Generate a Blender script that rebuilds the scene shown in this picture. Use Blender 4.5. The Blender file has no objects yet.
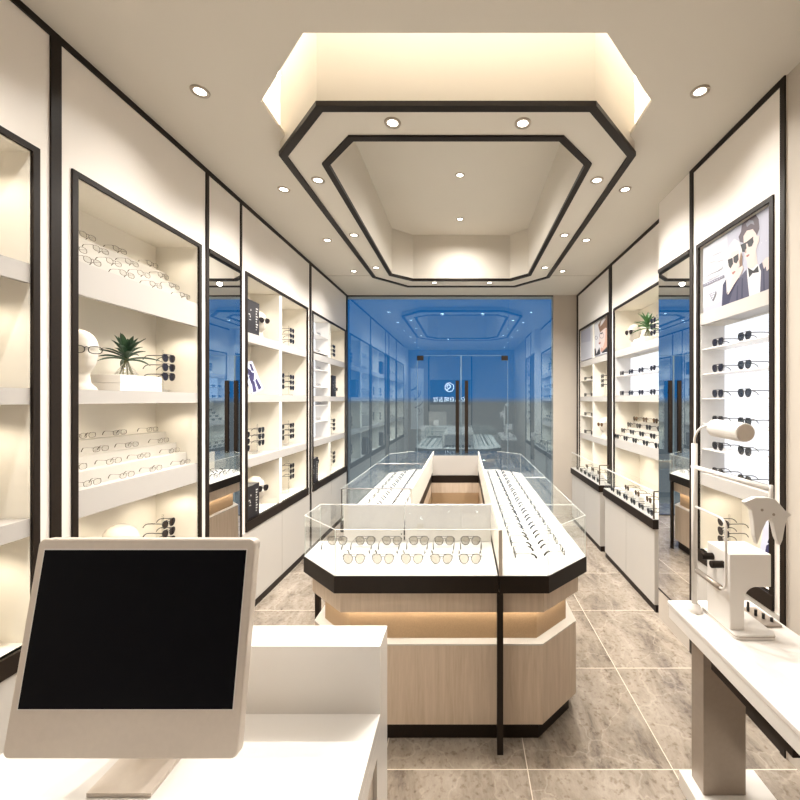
import bpy, bmesh, math, random
from mathutils import Vector, Matrix
random.seed(7)
S = bpy.context.scene
COL = S.collection
PI = math.pi
CAMZ = 1.465
CEIL = 2.793
XL = -1.48        # left wall face
XR = 1.4337       # right wall face (far half)
XN = 1.317        # right wall face (near half, stands proud)
YG = 5.08         # shop front glass
YB = -0.45        # wall behind the camera
SEC = {}

# ------------------------------------------------------------------ materials
def new_mat(name):
    m = bpy.data.materials.new(name); m.use_nodes = True
    nt = m.node_tree
    return m, nt, nt.nodes['Principled BSDF']

def pbr(name, col, rough=.5, metal=0., noise=0., scale=20., coat=0., spec=.5, bump=0.):
    m, nt, b = new_mat(name)
    b.inputs['Roughness'].default_value = rough
    b.inputs['Metallic'].default_value = metal
    b.inputs['Coat Weight'].default_value = coat
    b.inputs['Specular IOR Level'].default_value = spec
    b.inputs['Base Color'].default_value = (*col, 1)
    tc = nt.nodes.new('ShaderNodeTexCoord')
    n = nt.nodes.new('ShaderNodeTexNoise'); n.inputs['Scale'].default_value = scale
    n.inputs['Detail'].default_value = 4
    nt.links.new(tc.outputs['Object'], n.inputs['Vector'])
    r = nt.nodes.new('ShaderNodeValToRGB')
    k = max(noise, .004)
    r.color_ramp.elements[0].position = .3; r.color_ramp.elements[1].position = .7
    r.color_ramp.elements[0].color = (*[c * (1 - k) for c in col], 1)
    r.color_ramp.elements[1].color = (*[min(1, c * (1 + k)) for c in col], 1)
    nt.links.new(n.outputs['Fac'], r.inputs['Fac'])
    nt.links.new(r.outputs['Color'], b.inputs['Base Color'])
    if bump:
        bn = nt.nodes.new('ShaderNodeBump'); bn.inputs['Strength'].default_value = bump
        nt.links.new(n.outputs['Fac'], bn.inputs['Height'])
        nt.links.new(bn.outputs['Normal'], b.inputs['Normal'])
    return m

def emit(name, col, strength, base=.0):
    m, nt, b = new_mat(name)
    b.inputs['Base Color'].default_value = (*[c * base for c in col], 1)
    b.inputs['Emission Color'].default_value = (*col, 1)
    b.inputs['Emission Strength'].default_value = strength
    return m

def glass(name, tint, base, edge, rough=0.0, tint2=(1, 1, 1)):
    """thin pane: clear with a mirror part that grows at grazing angles"""
    m = bpy.data.materials.new(name); m.use_nodes = True
    nt = m.node_tree; nt.nodes.clear()
    out = nt.nodes.new('ShaderNodeOutputMaterial')
    t = nt.nodes.new('ShaderNodeBsdfTransparent'); t.inputs['Color'].default_value = (*tint, 1)
    g = nt.nodes.new('ShaderNodeBsdfGlossy'); g.inputs['Roughness'].default_value = rough; g.inputs['Color'].default_value = (*tint2, 1)
    lw = nt.nodes.new('ShaderNodeLayerWeight'); lw.inputs['Blend'].default_value = .12
    mr = nt.nodes.new('ShaderNodeMapRange')
    mr.inputs['To Min'].default_value = base; mr.inputs['To Max'].default_value = edge
    mx = nt.nodes.new('ShaderNodeMixShader')
    nt.links.new(lw.outputs['Facing'], mr.inputs['Value'])
    nt.links.new(mr.outputs['Result'], mx.inputs['Fac'])
    nt.links.new(t.outputs['BSDF'], mx.inputs[1]); nt.links.new(g.outputs['BSDF'], mx.inputs[2])
    nt.links.new(mx.outputs['Shader'], out.inputs['Surface'])
    return m

def wood(name, c1, c2, rough=.45):
    m, nt, b = new_mat(name)
    b.inputs['Roughness'].default_value = rough
    tc = nt.nodes.new('ShaderNodeTexCoord')
    mp = nt.nodes.new('ShaderNodeMapping'); mp.inputs['Scale'].default_value = (26, 26, 1.6)
    n = nt.nodes.new('ShaderNodeTexNoise'); n.inputs['Scale'].default_value = 2.2; n.inputs['Detail'].default_value = 7
    n.inputs['Distortion'].default_value = .5
    n2 = nt.nodes.new('ShaderNodeTexNoise'); n2.inputs['Scale'].default_value = 9; n2.inputs['Detail'].default_value = 3
    mxv = nt.nodes.new('ShaderNodeMath'); mxv.operation = 'MULTIPLY_ADD'; mxv.inputs[1].default_value = .35
    r = nt.nodes.new('ShaderNodeValToRGB')
    r.color_ramp.elements[0].position = .42; r.color_ramp.elements[1].position = .85
    r.color_ramp.elements[0].color = (*c1, 1); r.color_ramp.elements[1].color = (*c2, 1)
    nt.links.new(tc.outputs['Object'], mp.inputs['Vector'])
    nt.links.new(mp.outputs['Vector'], n.inputs['Vector']); nt.links.new(mp.outputs['Vector'], n2.inputs['Vector'])
    nt.links.new(n2.outputs['Fac'], mxv.inputs[0]); nt.links.new(n.outputs['Fac'], mxv.inputs[2])
    nt.links.new(mxv.outputs['Value'], r.inputs['Fac'])
    nt.links.new(r.outputs['Color'], b.inputs['Base Color'])
    return m

def marble_floor():
    m, nt, b = new_mat('beige_marble_tile')
    L = nt.links.new
    N = lambda t, **k: nt.nodes.new(t)
    tc = N('ShaderNodeTexCoord')
    sp = N('ShaderNodeSeparateXYZ'); L(tc.outputs['Object'], sp.inputs[0])
    def math_(op, a, bb=None):
        n = N('ShaderNodeMath'); n.operation = op
        for i, v in enumerate((a, bb)):
            if v is None: continue
            if isinstance(v, (int, float)): n.inputs[i].default_value = v
            else: L(v, n.inputs[i])
        return n.outputs[0]
    u = math_('DIVIDE', math_('SUBTRACT', sp.outputs['X'], .252 - .577 * 20), .577)
    v = math_('DIVIDE', math_('SUBTRACT', sp.outputs['Y'], 2.186 - .6 * 20), .6)
    fu, fv = math_('FLOOR', u), math_('FLOOR', v)
    du = math_('ABSOLUTE', math_('SUBTRACT', math_('FRACT', u), .5))
    dv = math_('ABSOLUTE', math_('SUBTRACT', math_('FRACT', v), .5))
    gr = math_('GREATER_THAN', math_('MAXIMUM', du, dv), .4965)
    cb = N('ShaderNodeCombineXYZ'); L(fu, cb.inputs[0]); L(fv, cb.inputs[1])
    wn = N('ShaderNodeTexWhiteNoise'); wn.noise_dimensions = '3D'; L(cb.outputs[0], wn.inputs['Vector'])
    sc = N('ShaderNodeVectorMath'); sc.operation = 'SCALE'; sc.inputs['Scale'].default_value = 9
    L(wn.outputs['Color'], sc.inputs[0])
    ad = N('ShaderNodeVectorMath'); ad.operation = 'ADD'
    L(tc.outputs['Object'], ad.inputs[0]); L(sc.outputs[0], ad.inputs[1])
    n1 = N('ShaderNodeTexNoise'); n1.inputs['Scale'].default_value = 4.2; n1.inputs['Detail'].default_value = 9
    n1.inputs['Roughness'].default_value = .74; n1.inputs['Distortion'].default_value = .35
    mpf = N('ShaderNodeMapping'); mpf.inputs['Rotation'].default_value = (0, 0, .6); mpf.inputs['Scale'].default_value = (1.5, .62, 1)
    L(ad.outputs[0], mpf.inputs['Vector']); L(mpf.outputs['Vector'], n1.inputs['Vector'])
    r1 = N('ShaderNodeValToRGB')
    e = r1.color_ramp.elements
    e[0].position = .33; e[0].color = (.125, .10, .08, 1)
    e[1].position = .68; e[1].color = (.365, .31, .255, 1)
    q = e.new(.5); q.color = (.26, .215, .17, 1)
    L(n1.outputs['Fac'], r1.inputs['Fac'])
    n2 = N('ShaderNodeTexNoise'); n2.inputs['Scale'].default_value = 46; n2.inputs['Detail'].default_value = 5
    L(ad.outputs[0], n2.inputs['Vector'])
    r2 = N('ShaderNodeValToRGB')
    r2.color_ramp.elements[0].position = .30; r2.color_ramp.elements[0].color = (.55, .49, .44, 1)
    r2.color_ramp.elements[1].position = .46; r2.color_ramp.elements[1].color = (1, 1, 1, 1)
    L(n2.outputs['Fac'], r2.inputs['Fac'])
    mu = N('ShaderNodeMixRGB'); mu.blend_type = 'MULTIPLY'; mu.inputs[0].default_value = .75
    L(r1.outputs['Color'], mu.inputs[1]); L(r2.outputs['Color'], mu.inputs[2])
    # pale veins
    vo = N('ShaderNodeTexVoronoi'); vo.feature = 'DISTANCE_TO_EDGE'; vo.inputs['Scale'].default_value = 2.6
    n3 = N('ShaderNodeTexNoise'); n3.inputs['Scale'].default_value = 3; n3.inputs['Detail'].default_value = 5
    L(ad.outputs[0], n3.inputs['Vector'])
    s3 = N('ShaderNodeVectorMath'); s3.operation = 'SCALE'; s3.inputs['Scale'].default_value = .55
    L(n3.outputs['Color'], s3.inputs[0])
    a3 = N('ShaderNodeVectorMath'); a3.operation = 'ADD'; L(ad.outputs[0], a3.inputs[0]); L(s3.outputs[0], a3.inputs[1])
    L(a3.outputs[0], vo.inputs['Vector'])
    r3 = N('ShaderNodeValToRGB')
    r3.color_ramp.elements[0].position = 0; r3.color_ramp.elements[0].color = (.16, .16, .16, 1)
    r3.color_ramp.elements[1].position = .02; r3.color_ramp.elements[1].color = (0, 0, 0, 1)
    L(vo.outputs['Distance'], r3.inputs['Fac'])
    mv = N('ShaderNodeMixRGB'); L(r3.outputs['Color'], mv.inputs[0]); L(mu.outputs[0], mv.inputs[1])
    mv.inputs[2].default_value = (.66, .58, .48, 1)
    mg = N('ShaderNodeMixRGB'); L(gr, mg.inputs[0]); L(mv.outputs[0], mg.inputs[1])
    mg.inputs[2].default_value = (.62, .53, .43, 1)
    L(mg.outputs[0], b.inputs['Base Color'])
    b.inputs['Roughness'].default_value = .16
    b.inputs['Specular IOR Level'].default_value = .45
    return m

M = {}
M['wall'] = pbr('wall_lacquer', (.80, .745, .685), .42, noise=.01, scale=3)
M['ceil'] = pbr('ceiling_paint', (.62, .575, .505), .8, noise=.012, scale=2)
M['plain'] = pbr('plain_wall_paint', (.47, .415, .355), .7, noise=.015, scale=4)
M['bronze'] = pbr('dark_bronze', (.015, .0095, .0062), .45, metal=0, noise=.35, scale=420, spec=.18)
M['niche'] = pbr('cream_lacquer', (.78, .74, .66), .45, noise=.006, scale=5)
M['fascia'] = pbr('shelf_front_lacquer', (.44, .41, .38), .42, noise=.006, scale=5)
M['white'] = pbr('white_lacquer', (.74, .71, .67), .25, noise=.006, scale=6, coat=.2)
M['step'] = pbr('cream_step', (.50, .47, .42), .5, noise=.01, scale=6)
M['door'] = pbr('cabinet_door_lacquer', (.46, .43, .39), .35, noise=.006, scale=6)
M['deck'] = pbr('white_display_felt', (.50, .48, .45), .6, noise=.008, scale=60)
M['wood'] = wood('light_oak', (.46, .36, .265), (.57, .46, .355))
M['tan'] = pbr('tan_inlay', (.34, .225, .125), .5, noise=.12, scale=260)
M['floor'] = marble_floor()
M['mirror'] = pbr('mirror_silver', (.93, .93, .93), .0, metal=1.0)
M['pane'] = glass('shop_front_glass', (.95, .97, .97), .15, .6, tint2=(.70, .88, 1.0))
M['case'] = glass('showcase_glass', (.98, .985, .98), .03, .2)
M['edge'] = pbr('polished_glass_edge', (.62, .66, .62), .2, noise=.02)
M['dooredge'] = pbr('door_glass_edge', (.16, .22, .25), .3, noise=.02)
M['acrylic'] = glass('clear_acrylic', (.93, .93, .92), .09, .55)
M['alu'] = pbr('champagne_aluminium', (.60, .53, .46), .38, metal=.35, noise=.02, scale=90)
M['screen'] = pbr('black_screen', (.003, .003, .0045), .35, noise=.05, spec=.06)
M['black'] = pbr('black_plastic', (.012, .011, .012), .35, noise=.1, scale=60)
M['dlens'] = pbr('dark_sunglass_lens', (.022, .018, .020), .12, noise=.1, coat=.4)
M['blens'] = pbr('brown_sunglass_lens', (.13, .07, .035), .15, noise=.1, coat=.4)
M['glens'] = glass('grey_sunglass_lens', (.30, .29, .28), .05, .4)
M['plens'] = glass('pale_sunglass_lens', (.74, .72, .68), .04, .3)
M['clens'] = glass('clear_spectacle_lens', (.96, .96, .95), .04, .4)
M['rim'] = pbr('bronze_wire', (.075, .05, .03), .3, metal=.6, noise=.08, scale=80)
M['steel'] = pbr('grey_wire', (.10, .095, .09), .3, metal=.6, noise=.08, scale=80)
M['leaf'] = pbr('dark_green_leaf', (.018, .05, .022), .45, noise=.4, scale=30)
M['leaf2'] = pbr('mid_green_leaf', (.06, .16, .05), .45, noise=.35, scale=30)
M['stem'] = pbr('olive_stem', (.13, .13, .05), .6, noise=.2)
M['plaster'] = pbr('white_plaster', (.60, .555, .49), .7, noise=.015, scale=30)
M['devwhite'] = pbr('instrument_enamel', (.68, .64, .595), .32, noise=.006, scale=10)
M['leg'] = pbr('taupe_metal_leg', (.34, .285, .235), .3, metal=.45, noise=.03, scale=60)
M['lightbox'] = emit('white_lightbox', (.93, .95, 1.0), .92, .3)
M['lamp'] = emit('lamp_glow', (1, .95, .85), 9)
M['led'] = emit('led_tape', (1, .93, .82), 13)
M['recess'] = pbr('recess_paint', (.84, .80, .73), .8)
M['rear'] = pbr('rear_wall_paint', (.34, .29, .24), .6, noise=.02)
M['ring'] = pbr('downlight_ring', (.42, .36, .29), .35, metal=.4, noise=.02)
M['paper'] = pbr('white_paper', (.70, .685, .67), .6, noise=.01)
M['ink'] = pbr('dark_ink', (.03, .03, .05), .6, noise=.1)
M['bluepaper'] = pbr('pale_blue_print', (.55, .57, .72), .5, noise=.02)
M['navy'] = pbr('navy_print', (.03, .025, .09), .5, noise=.3, scale=40)
M['boxblack'] = pbr('black_carton', (.014, .011, .012), .5, noise=.15, scale=40)
M['mark'] = pbr('pale_print', (.55, .53, .50), .6, noise=.05)
M['signdark'] = pbr('dark_sign_board', (.05, .035, .025), .4, noise=.08, scale=8)
M['signpanel'] = pbr('grey_wall_panel', (.36, .31, .26), .5, noise=.03, scale=6)
M['signlit'] = emit('lit_lettering', (1, 1, 1), 3.0, .8)

# ------------------------------------------------------------------ mesh helpers
def B(): return bmesh.new()

def box(bm, x0, x1, y0, y1, z0, z1):
    x0, x1 = min(x0, x1), max(x0, x1); y0, y1 = min(y0, y1), max(y0, y1); z0, z1 = min(z0, z1), max(z0, z1)
    v = [bm.verts.new(p) for p in ((x0, y0, z0), (x1, y0, z0), (x1, y1, z0), (x0, y1, z0),
                                   (x0, y0, z1), (x1, y0, z1), (x1, y1, z1), (x0, y1, z1))]
    for f in ((0, 3, 2, 1), (4, 5, 6, 7), (0, 1, 5, 4), (1, 2, 6, 5), (2, 3, 7, 6), (3, 0, 4, 7)):
        bm.faces.new([v[i] for i in f])
    return bm

def prism(bm, pts, z0, z1):
    n = len(pts)
    a = [bm.verts.new((x, y, z0)) for x, y in pts]; b = [bm.verts.new((x, y, z1)) for x, y in pts]
    bm.faces.new(a[::-1]); bm.faces.new(b)
    for i in range(n):
        j = (i + 1) % n
        bm.faces.new((a[i], a[j], b[j], b[i]))
    return bm

def extrude_poly(bm, pts3, d):
    """polygon of 3D points pushed along vector d"""
    d = Vector(d)
    a = [bm.verts.new(p) for p in pts3]; b = [bm.verts.new(Vector(p) + d) for p in pts3]
    bm.faces.new(a); bm.faces.new(b[::-1])
    n = len(a)
    for i in range(n):
        j = (i + 1) % n
        bm.faces.new((a[j], a[i], b[i], b[j]))
    return bm

def ring(bm, outer, inner, z0, z1):
    n = len(outer)
    vs = [[bm.verts.new((x, y, z)) for x, y in p] for p, z in ((outer, z0), (inner, z0), (outer, z1), (inner, z1))]
    o0, i0, o1, i1 = vs
    for i in range(n):
        j = (i + 1) % n
        bm.faces.new((o0[j], o0[i], i0[i], i0[j])); bm.faces.new((o1[i], o1[j], i1[j], i1[i]))
        bm.faces.new((o0[i], o0[j], o1[j], o1[i])); bm.faces.new((i0[j], i0[i], i1[i], i1[j]))
    return bm

def band_of(bm, pts, z0, z1, flip=False):
    a = [bm.verts.new((x, y, z0)) for x, y in pts]; b = [bm.verts.new((x, y, z1)) for x, y in pts]
    n = len(pts)
    for i in range(n):
        j = (i + 1) % n
        f = (a[i], a[j], b[j], b[i])
        bm.faces.new(f[::-1] if flip else f)
    return bm

def offset(pts, ds):
    """move each edge of a counter-clockwise polygon inwards by its own distance"""
    n = len(pts); out = []
    if isinstance(ds, (int, float)): ds = [ds] * n
    L = []
    for i in range(n):
        p = Vector(pts[i]); q = Vector(pts[(i + 1) % n])
        t = (q - p).normalized(); nn = Vector((-t.y, t.x))
        L.append((p + nn * ds[i], t))
    for i in range(n):
        (p, t), (q, s) = L[i - 1], L[i]
        den = t.x * s.y - t.y * s.x
        if abs(den) < 1e-9: out.append((q.x, q.y)); continue
        k = ((q.x - p.x) * s.y - (q.y - p.y) * s.x) / den
        out.append((p.x + t.x * k, p.y + t.y * k))
    return out

def tube(bm, pts, r, seg=6, closed=False, r2=None):
    pts = [Vector(p) for p in pts]; n = len(pts); rings = []
    up = Vector((0, 0, 1)); prev = None
    for i, p in enumerate(pts):
        if closed: t = (pts[(i + 1) % n] - pts[i - 1])
        else: t = pts[min(i + 1, n - 1)] - pts[max(i - 1, 0)]
        t.normalize()
        if prev is None:
            a = t.cross(up if abs(t.z) < .9 else Vector((1, 0, 0))).normalized()
        else:
            a = (prev - t * prev.dot(t)).normalized()
        prev = a; b = t.cross(a)
        rr = r if r2 is None else r + (r2 - r) * i / (n - 1)
        rings.append([bm.verts.new(p + a * rr * math.cos(2 * PI * k / seg) + b * rr * math.sin(2 * PI * k / seg)) for k in range(seg)])
    m = n if closed else n - 1
    for i in range(m):
        A, C = rings[i], rings[(i + 1) % n]
        for k in range(seg):
            l = (k + 1) % seg
            bm.faces.new((A[k], A[l], C[l], C[k]))
    if not closed:
        bm.faces.new(rings[0][::-1]); bm.faces.new(rings[-1])
    return bm

def lathe(bm, prof, seg=24, c=(0, 0, 0)):
    rings = []
    for r, z in prof:
        if r < 1e-6: rings.append([bm.verts.new((c[0], c[1], c[2] + z))])
        else: rings.append([bm.verts.new((c[0] + r * math.cos(2 * PI * k / seg), c[1] + r * math.sin(2 * PI * k / seg), c[2] + z)) for k in range(seg)])
    for A, C in zip(rings, rings[1:]):
        for k in range(seg):
            l = (k + 1) % seg
            if len(A) == 1 and len(C) == 1: continue
            if len(A) == 1: bm.faces.new((A[0], C[k], C[l]) if False else (A[0], C[l], C[k]))
            elif len(C) == 1: bm.faces.new((A[k], A[l], C[0]))
            else: bm.faces.new((A[k], A[l], C[l], C[k]))
    return bm

ORG = {}
def obj(name, bm, mat, parent=None, at=None, smooth=False, bevel=0, seg=2, recalc=True):
    """link a bmesh given in world coordinates as one mesh object"""
    o_ = Vector(at) if at is not None else (ORG[parent.name] if parent else Vector((0, 0, 0)))
    if recalc: bmesh.ops.recalc_face_normals(bm, faces=bm.faces)
    me = bpy.data.meshes.new(name)
    bmesh.ops.translate(bm, verts=bm.verts, vec=-o_)
    bm.to_mesh(me); bm.free()
    mats = mat if isinstance(mat, (list, tuple)) else [mat]
    for m in mats: me.materials.append(m)
    if smooth:
        for p in me.polygons: p.use_smooth = True
    o = bpy.data.objects.new(name, me); COL.objects.link(o)
    if parent:
        o.parent = parent; o.location = o_ - ORG[parent.name]
    else: o.location = o_
    ORG[o.name] = o_
    if bevel:
        md = o.modifiers.new('bevel', 'BEVEL'); md.width = bevel; md.segments = seg; md.limit_method = 'ANGLE'
    return o

def tag(o, label, cat, group=None):
    o['label'] = label; o['category'] = cat
    if group: o['group'] = group
    n = len(label.replace('-', ' ').split())
    if n > 16: print('LONG', n, label)
    return o

def thing(name, label, cat, loc, group=None):
    o = bpy.data.objects.new(name, None); COL.objects.link(o); o.location = loc
    o.empty_display_size = .05
    ORG[o.name] = Vector(loc)
    return tag(o, label, cat, group)

def struct(name, bm, mat, **k):
    o = obj(name, bm, mat, **k); o['kind'] = 'structure'; return o

def spot(name, loc, power, size=120, blend=.9, col=(1, .965, .91), radius=.025, target=None):
    l = bpy.data.lights.new(name, 'SPOT'); l.energy = power; l.color = col
    l.spot_size = math.radians(size); l.spot_blend = blend; l.shadow_soft_size = radius
    o = bpy.data.objects.new(name, l); COL.objects.link(o); o.location = loc
    if target is not None:
        o.rotation_euler = (Vector(target) - Vector(loc)).to_track_quat('-Z', 'Y').to_euler()
    return o

def ceiling_pt(px, py, h): # where a ceiling fitting at height h over the eye stands
    Y = h * 400 / (400 - py)
    return ((px - 464) * Y / 400, Y)

ORD = ['first', 'second', 'third', 'fourth', 'fifth', 'sixth', 'seventh', 'eighth', 'ninth', 'tenth', 'eleventh', 'twelfth',
       'thirteenth', 'fourteenth', 'fifteenth', 'sixteenth']

# ------------------------------------------------------------------ room shell
bm = box(B(), -2.0, 2.0, YB - .1, YG + .6, -.05, 0)
struct('floor', bm, M['floor'])

drum_o = [(-.631, 1.715), (.563, 1.715), (.879, 2.06), (.876, 4.12), (.569, 4.465), (-.631, 4.465), (-.937, 4.12), (-.947, 2.06)]
drum_i = [(-.553, 1.912), (.477, 1.912), (.683, 2.138), (.679, 4.054), (.498, 4.24), (-.546, 4.24), (-.760, 4.054), (-.759, 2.138)]
hole = [(-.582, 1.447), (.517, 1.447), (.835, 1.779), (.835, 2.012), (.879, 2.06), (.876, 4.12), (.569, 4.465), (-.631, 4.465),
        (-.937, 4.12), (-.947, 2.06), (-.903, 2.012), (-.903, 1.779)]
ZD = CAMZ + 1.267
bm = B()
out = [(-2, YB - .1), (2, YB - .1), (2, YG + .2), (-2, YG + .2)]
es = []
for loop in (out, hole):
    vs = [bm.verts.new((x, y, CEIL)) for x, y in loop]
    es += [bm.edges.new((vs[i], vs[(i + 1) % len(vs)])) for i in range(len(vs))]
bmesh.ops.triangle_fill(bm, use_beauty=True, edges=es)
band_of(bm, hole, CEIL, CEIL + .02)
struct('ceiling', bm, M['ceil'], recalc=False)
# recess above the ceiling that hides the light tape
bm = B()
band_of(bm, [(-1.15, 1.15), (1.1, 1.15), (1.1, 4.6), (-1.15, 4.6)], CEIL + .001, 3.32)
bm.faces.new([bm.verts.new(p) for p in ((-1.15, 1.15, 3.32), (1.1, 1.15, 3.32), (1.1, 4.6, 3.32), (-1.15, 4.6, 3.32))])
struct('ceiling_recess', bm, M['recess'], recalc=False)
# dropped octagonal feature
bm = B()
band_of(bm, drum_o, ZD, 3.32)
in2 = offset(drum_i, .03)
ringpts = B()
ring(bm, drum_o, in2, ZD, ZD + .002)
band_of(bm, in2, ZD, 3.20)
bm.faces.new([bm.verts.new((x, y, 3.20)) for x, y in in2])
struct('ceiling_drop', bm, M['ceil'], recalc=False)
struct('trim_1', ring(B(), offset(drum_o, -.006), offset(drum_o, .032), ZD - .010, ZD + .012), M['bronze'])
struct('trim_2', ring(B(), drum_i, offset(drum_i, .034), ZD - .010, ZD + .012), M['bronze'])
struct('trim_3', box(B(), -1.48, 1.43, 4.268, 4.274, CEIL - .003, CEIL + .001), M['plain'])
# light tape in the cove
bm = B()
box(bm, -.55, .50, 1.44, 1.50, 3.27, 3.30)
o = tag(obj('led_strip', bm, M['led']), 'warm glowing light tape along the front of the ceiling recess', 'light strip', 'cove light tapes')
for sx, X, lab in ((-1, -1.0, 'left'), (1, .93, 'right')):
    bm = B()
    X0, X1 = (-.62, -1.02) if sx < 0 else (.55, .95)
    extrude_poly(bm, [(X0, 1.44, 3.27), (X0 + sx * -.03, 1.49, 3.27), (X1 + sx * -.03, 1.86, 3.27), (X1, 1.80, 3.27)], (0, 0, .03))
    tag(obj('led_strip', bm, M['led']), f'warm glowing light tape in the {lab} corner of the ceiling recess', 'light strip', 'cove light tapes')
    bm = B(); box(bm, X, X + sx * .04, 1.95, 3.6, 3.27, 3.30)
    tag(obj('led_strip', bm, M['led']), f'warm glowing light tape along the {lab} side of the ceiling recess', 'light strip', 'cove light tapes')

# left wall masses between and around the niches
ZT, ZB = 2.337, .57        # niche opening incl. frame
bm = B()
box(bm, XL, XL - .30, YB, YG + .02, ZT, CEIL)
for a, b in ((YB, .36), (1.39, 1.506), (2.248, 2.703), (3.785, 3.895), (4.985, YG + .02)):
    box(bm, XL, XL - .30, a, b, 0, ZT)
for a, b in ((.36, 1.39), (1.506, 2.248), (2.703, 3.785), (3.895, 4.985)):
    box(bm, XL - .018, XL - .30, a, b, 0, ZB)
box(bm, XL - .30, XL - .34, YB, YG + .02, 0, CEIL)
struct('wall_left', bm, M['wall'])
bm = B()
box(bm, XR, XR + .3, 2.70, YG + .02, ZT, CEIL)
for a, b in ((2.70, 2.78), (3.828, 3.966), (4.968, YG + .02)):
    box(bm, XR, XR + .3, a, b, 0, ZT)
for a, b in ((2.78, 3.828), (3.966, 4.968)):
    box(bm, XR + .02, XR + .3, a, b, 0, ZB)
box(bm, XR + .3, XR + .34, 2.7, YG + .02, 0, CEIL)
struct('wall_right', bm, M['wall'])
bm = B()
box(bm, XN, XN + .3, 1.635, 2.70, ZT, CEIL)
for a, b in ((1.635, 1.696), (2.258, 2.70)):
    box(bm, XN, XN + .3, a, b, 0, ZT)
box(bm, XN + .018, XN + .3, 1.696, 2.258, 0, ZB)
box(bm, XN + .3, XN + .46, 1.635, 2.71, 0, CEIL)
struct('wall_right_front', bm, M['wall'])
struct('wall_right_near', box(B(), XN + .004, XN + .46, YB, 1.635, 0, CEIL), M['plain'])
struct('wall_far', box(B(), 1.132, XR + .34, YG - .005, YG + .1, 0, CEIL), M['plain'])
bm = box(B(), -1.9, 1.9, YB - .1, YB, 0, CEIL)
struct('wall_rear', bm, M['rear'])

# dark metal trims on the walls
tn = [4]
def trim(*a):
    struct(f'trim_{tn[0]}', box(B(), *a), M['bronze']); tn[0] += 1
P = .007
trim(XL, XL + P, .33, YG, CEIL - .026, CEIL)
for a, b in ((1.428, 1.465), (2.288, 2.314), (2.640, 2.658), (3.825, 3.868), (5.02, 5.075)):
    trim(XL, XL + P, a, b, 0, CEIL - .026)
trim(XR, XR - P, 2.70, YG - .005, CEIL - .026, CEIL)
for a, b in ((3.872, 3.947), (5.02, 5.07)):
    trim(XR, XR - P, a, b, 0, CEIL - .026)
trim(XN, XN - P, 1.635, 2.325, CEIL - .026, CEIL)
for a, b in ((2.293, 2.325), (1.635, 1.66)):
    trim(XN, XN - P, a, b, 0, CEIL - .026)
struct('baseboard_left', box(B(), XL, XL + .004, 2.32, 2.64, 0, .19), M['plain'])
struct('baseboard_right', box(B(), XN, XN - .004, 2.33, 2.698, 0, .19), M['plain'])

# ------------------------------------------------------------------ wall cabinets
def wbox(bm, W, s, d0, d1, y0, y1, z0, z1): return box(bm, W + s * d0, W + s * d1, y0, y1, z0, z1)

STD = (1.865, 1.93), (1.45, 1.505), (1.0, 1.06)
def cabinet(W, s, y0, y1, label, shelves=STD, depth=.235, doors=True, divider=None, shelf_rows=None, cut=None):
    """y0..y1: outer edges of the dark frame"""
    f = .022
    root = thing('display_cabinet', label, 'cabinet', (W, (y0 + y1) / 2, 0), 'wall display cabinets')
    a, b = y0 + f, y1 - f
    z0, z1 = .635, ZT - f
    bm = B()
    wbox(bm, W, s, depth, depth + .02, a - .01, b + .01, z0 - .02, z1 + .01)
    wbox(bm, W, s, 0, depth, a - .012, a, z0 - .02, z1 + .01)
    wbox(bm, W, s, 0, depth, b, b + .012, z0 - .02, z1 + .01)
    wbox(bm, W, s, 0, depth, a, b, z1, z1 + .012)
    wbox(bm, W, s, 0, depth, a, b, z0 - .02, z0)
    obj('carcass', bm, M['niche'], root)
    bm = B()
    for q in ((y0, a), (b, y1)): wbox(bm, W, s, -.008, .004, *q, ZB + .065 if doors else .2, ZT)
    wbox(bm, W, s, -.008, .004, a, b, z1, ZT)
    obj('frame', bm, M['bronze'], root)
    for (p, q) in shelves:
        bm = B(); wbox(bm, W, s, .002, .022, a + .001, b - .001, p, q); wbox(bm, W, s, .022, depth, a + .001, b - .001, q - .03, q)
        obj('shelf', bm, M['fascia'], root)
    if divider:
        bm = B(); wbox(bm, W, s, .003, depth, divider[0], divider[1], divider[2] if len(divider) > 2 else z0, z1)
        obj('divider', bm, M['niche'], root)
    if doors:
        bm = B(); wbox(bm, W, s, -.012, .017, y0, y1, ZB, .635)
        obj('counter_band', bm, M['bronze'], root)
        m = (y0 + y1) / 2
        lo, hi = doors if isinstance(doors, tuple) else (y0, y1)
        m = (lo + hi) / 2
        for q in ((lo, m - .002), (m + .002, hi)):
            bm = B(); wbox(bm, W, s, -.006, .016, *q, .055, ZB - .004)
            obj('door', bm, M['door'], root)
        bm = B(); wbox(bm, W, s, -.001, .016, lo, hi, 0, .053)
        obj('plinth', bm, M['bronze'], root)
    return root

def down(W, s, y, z, e=1.2, d=.10, size=140):
    spot('niche_spotlight', (W + s * d, y, z), e * 2.0, size, .6, (1, .89, .72), .012)

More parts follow.
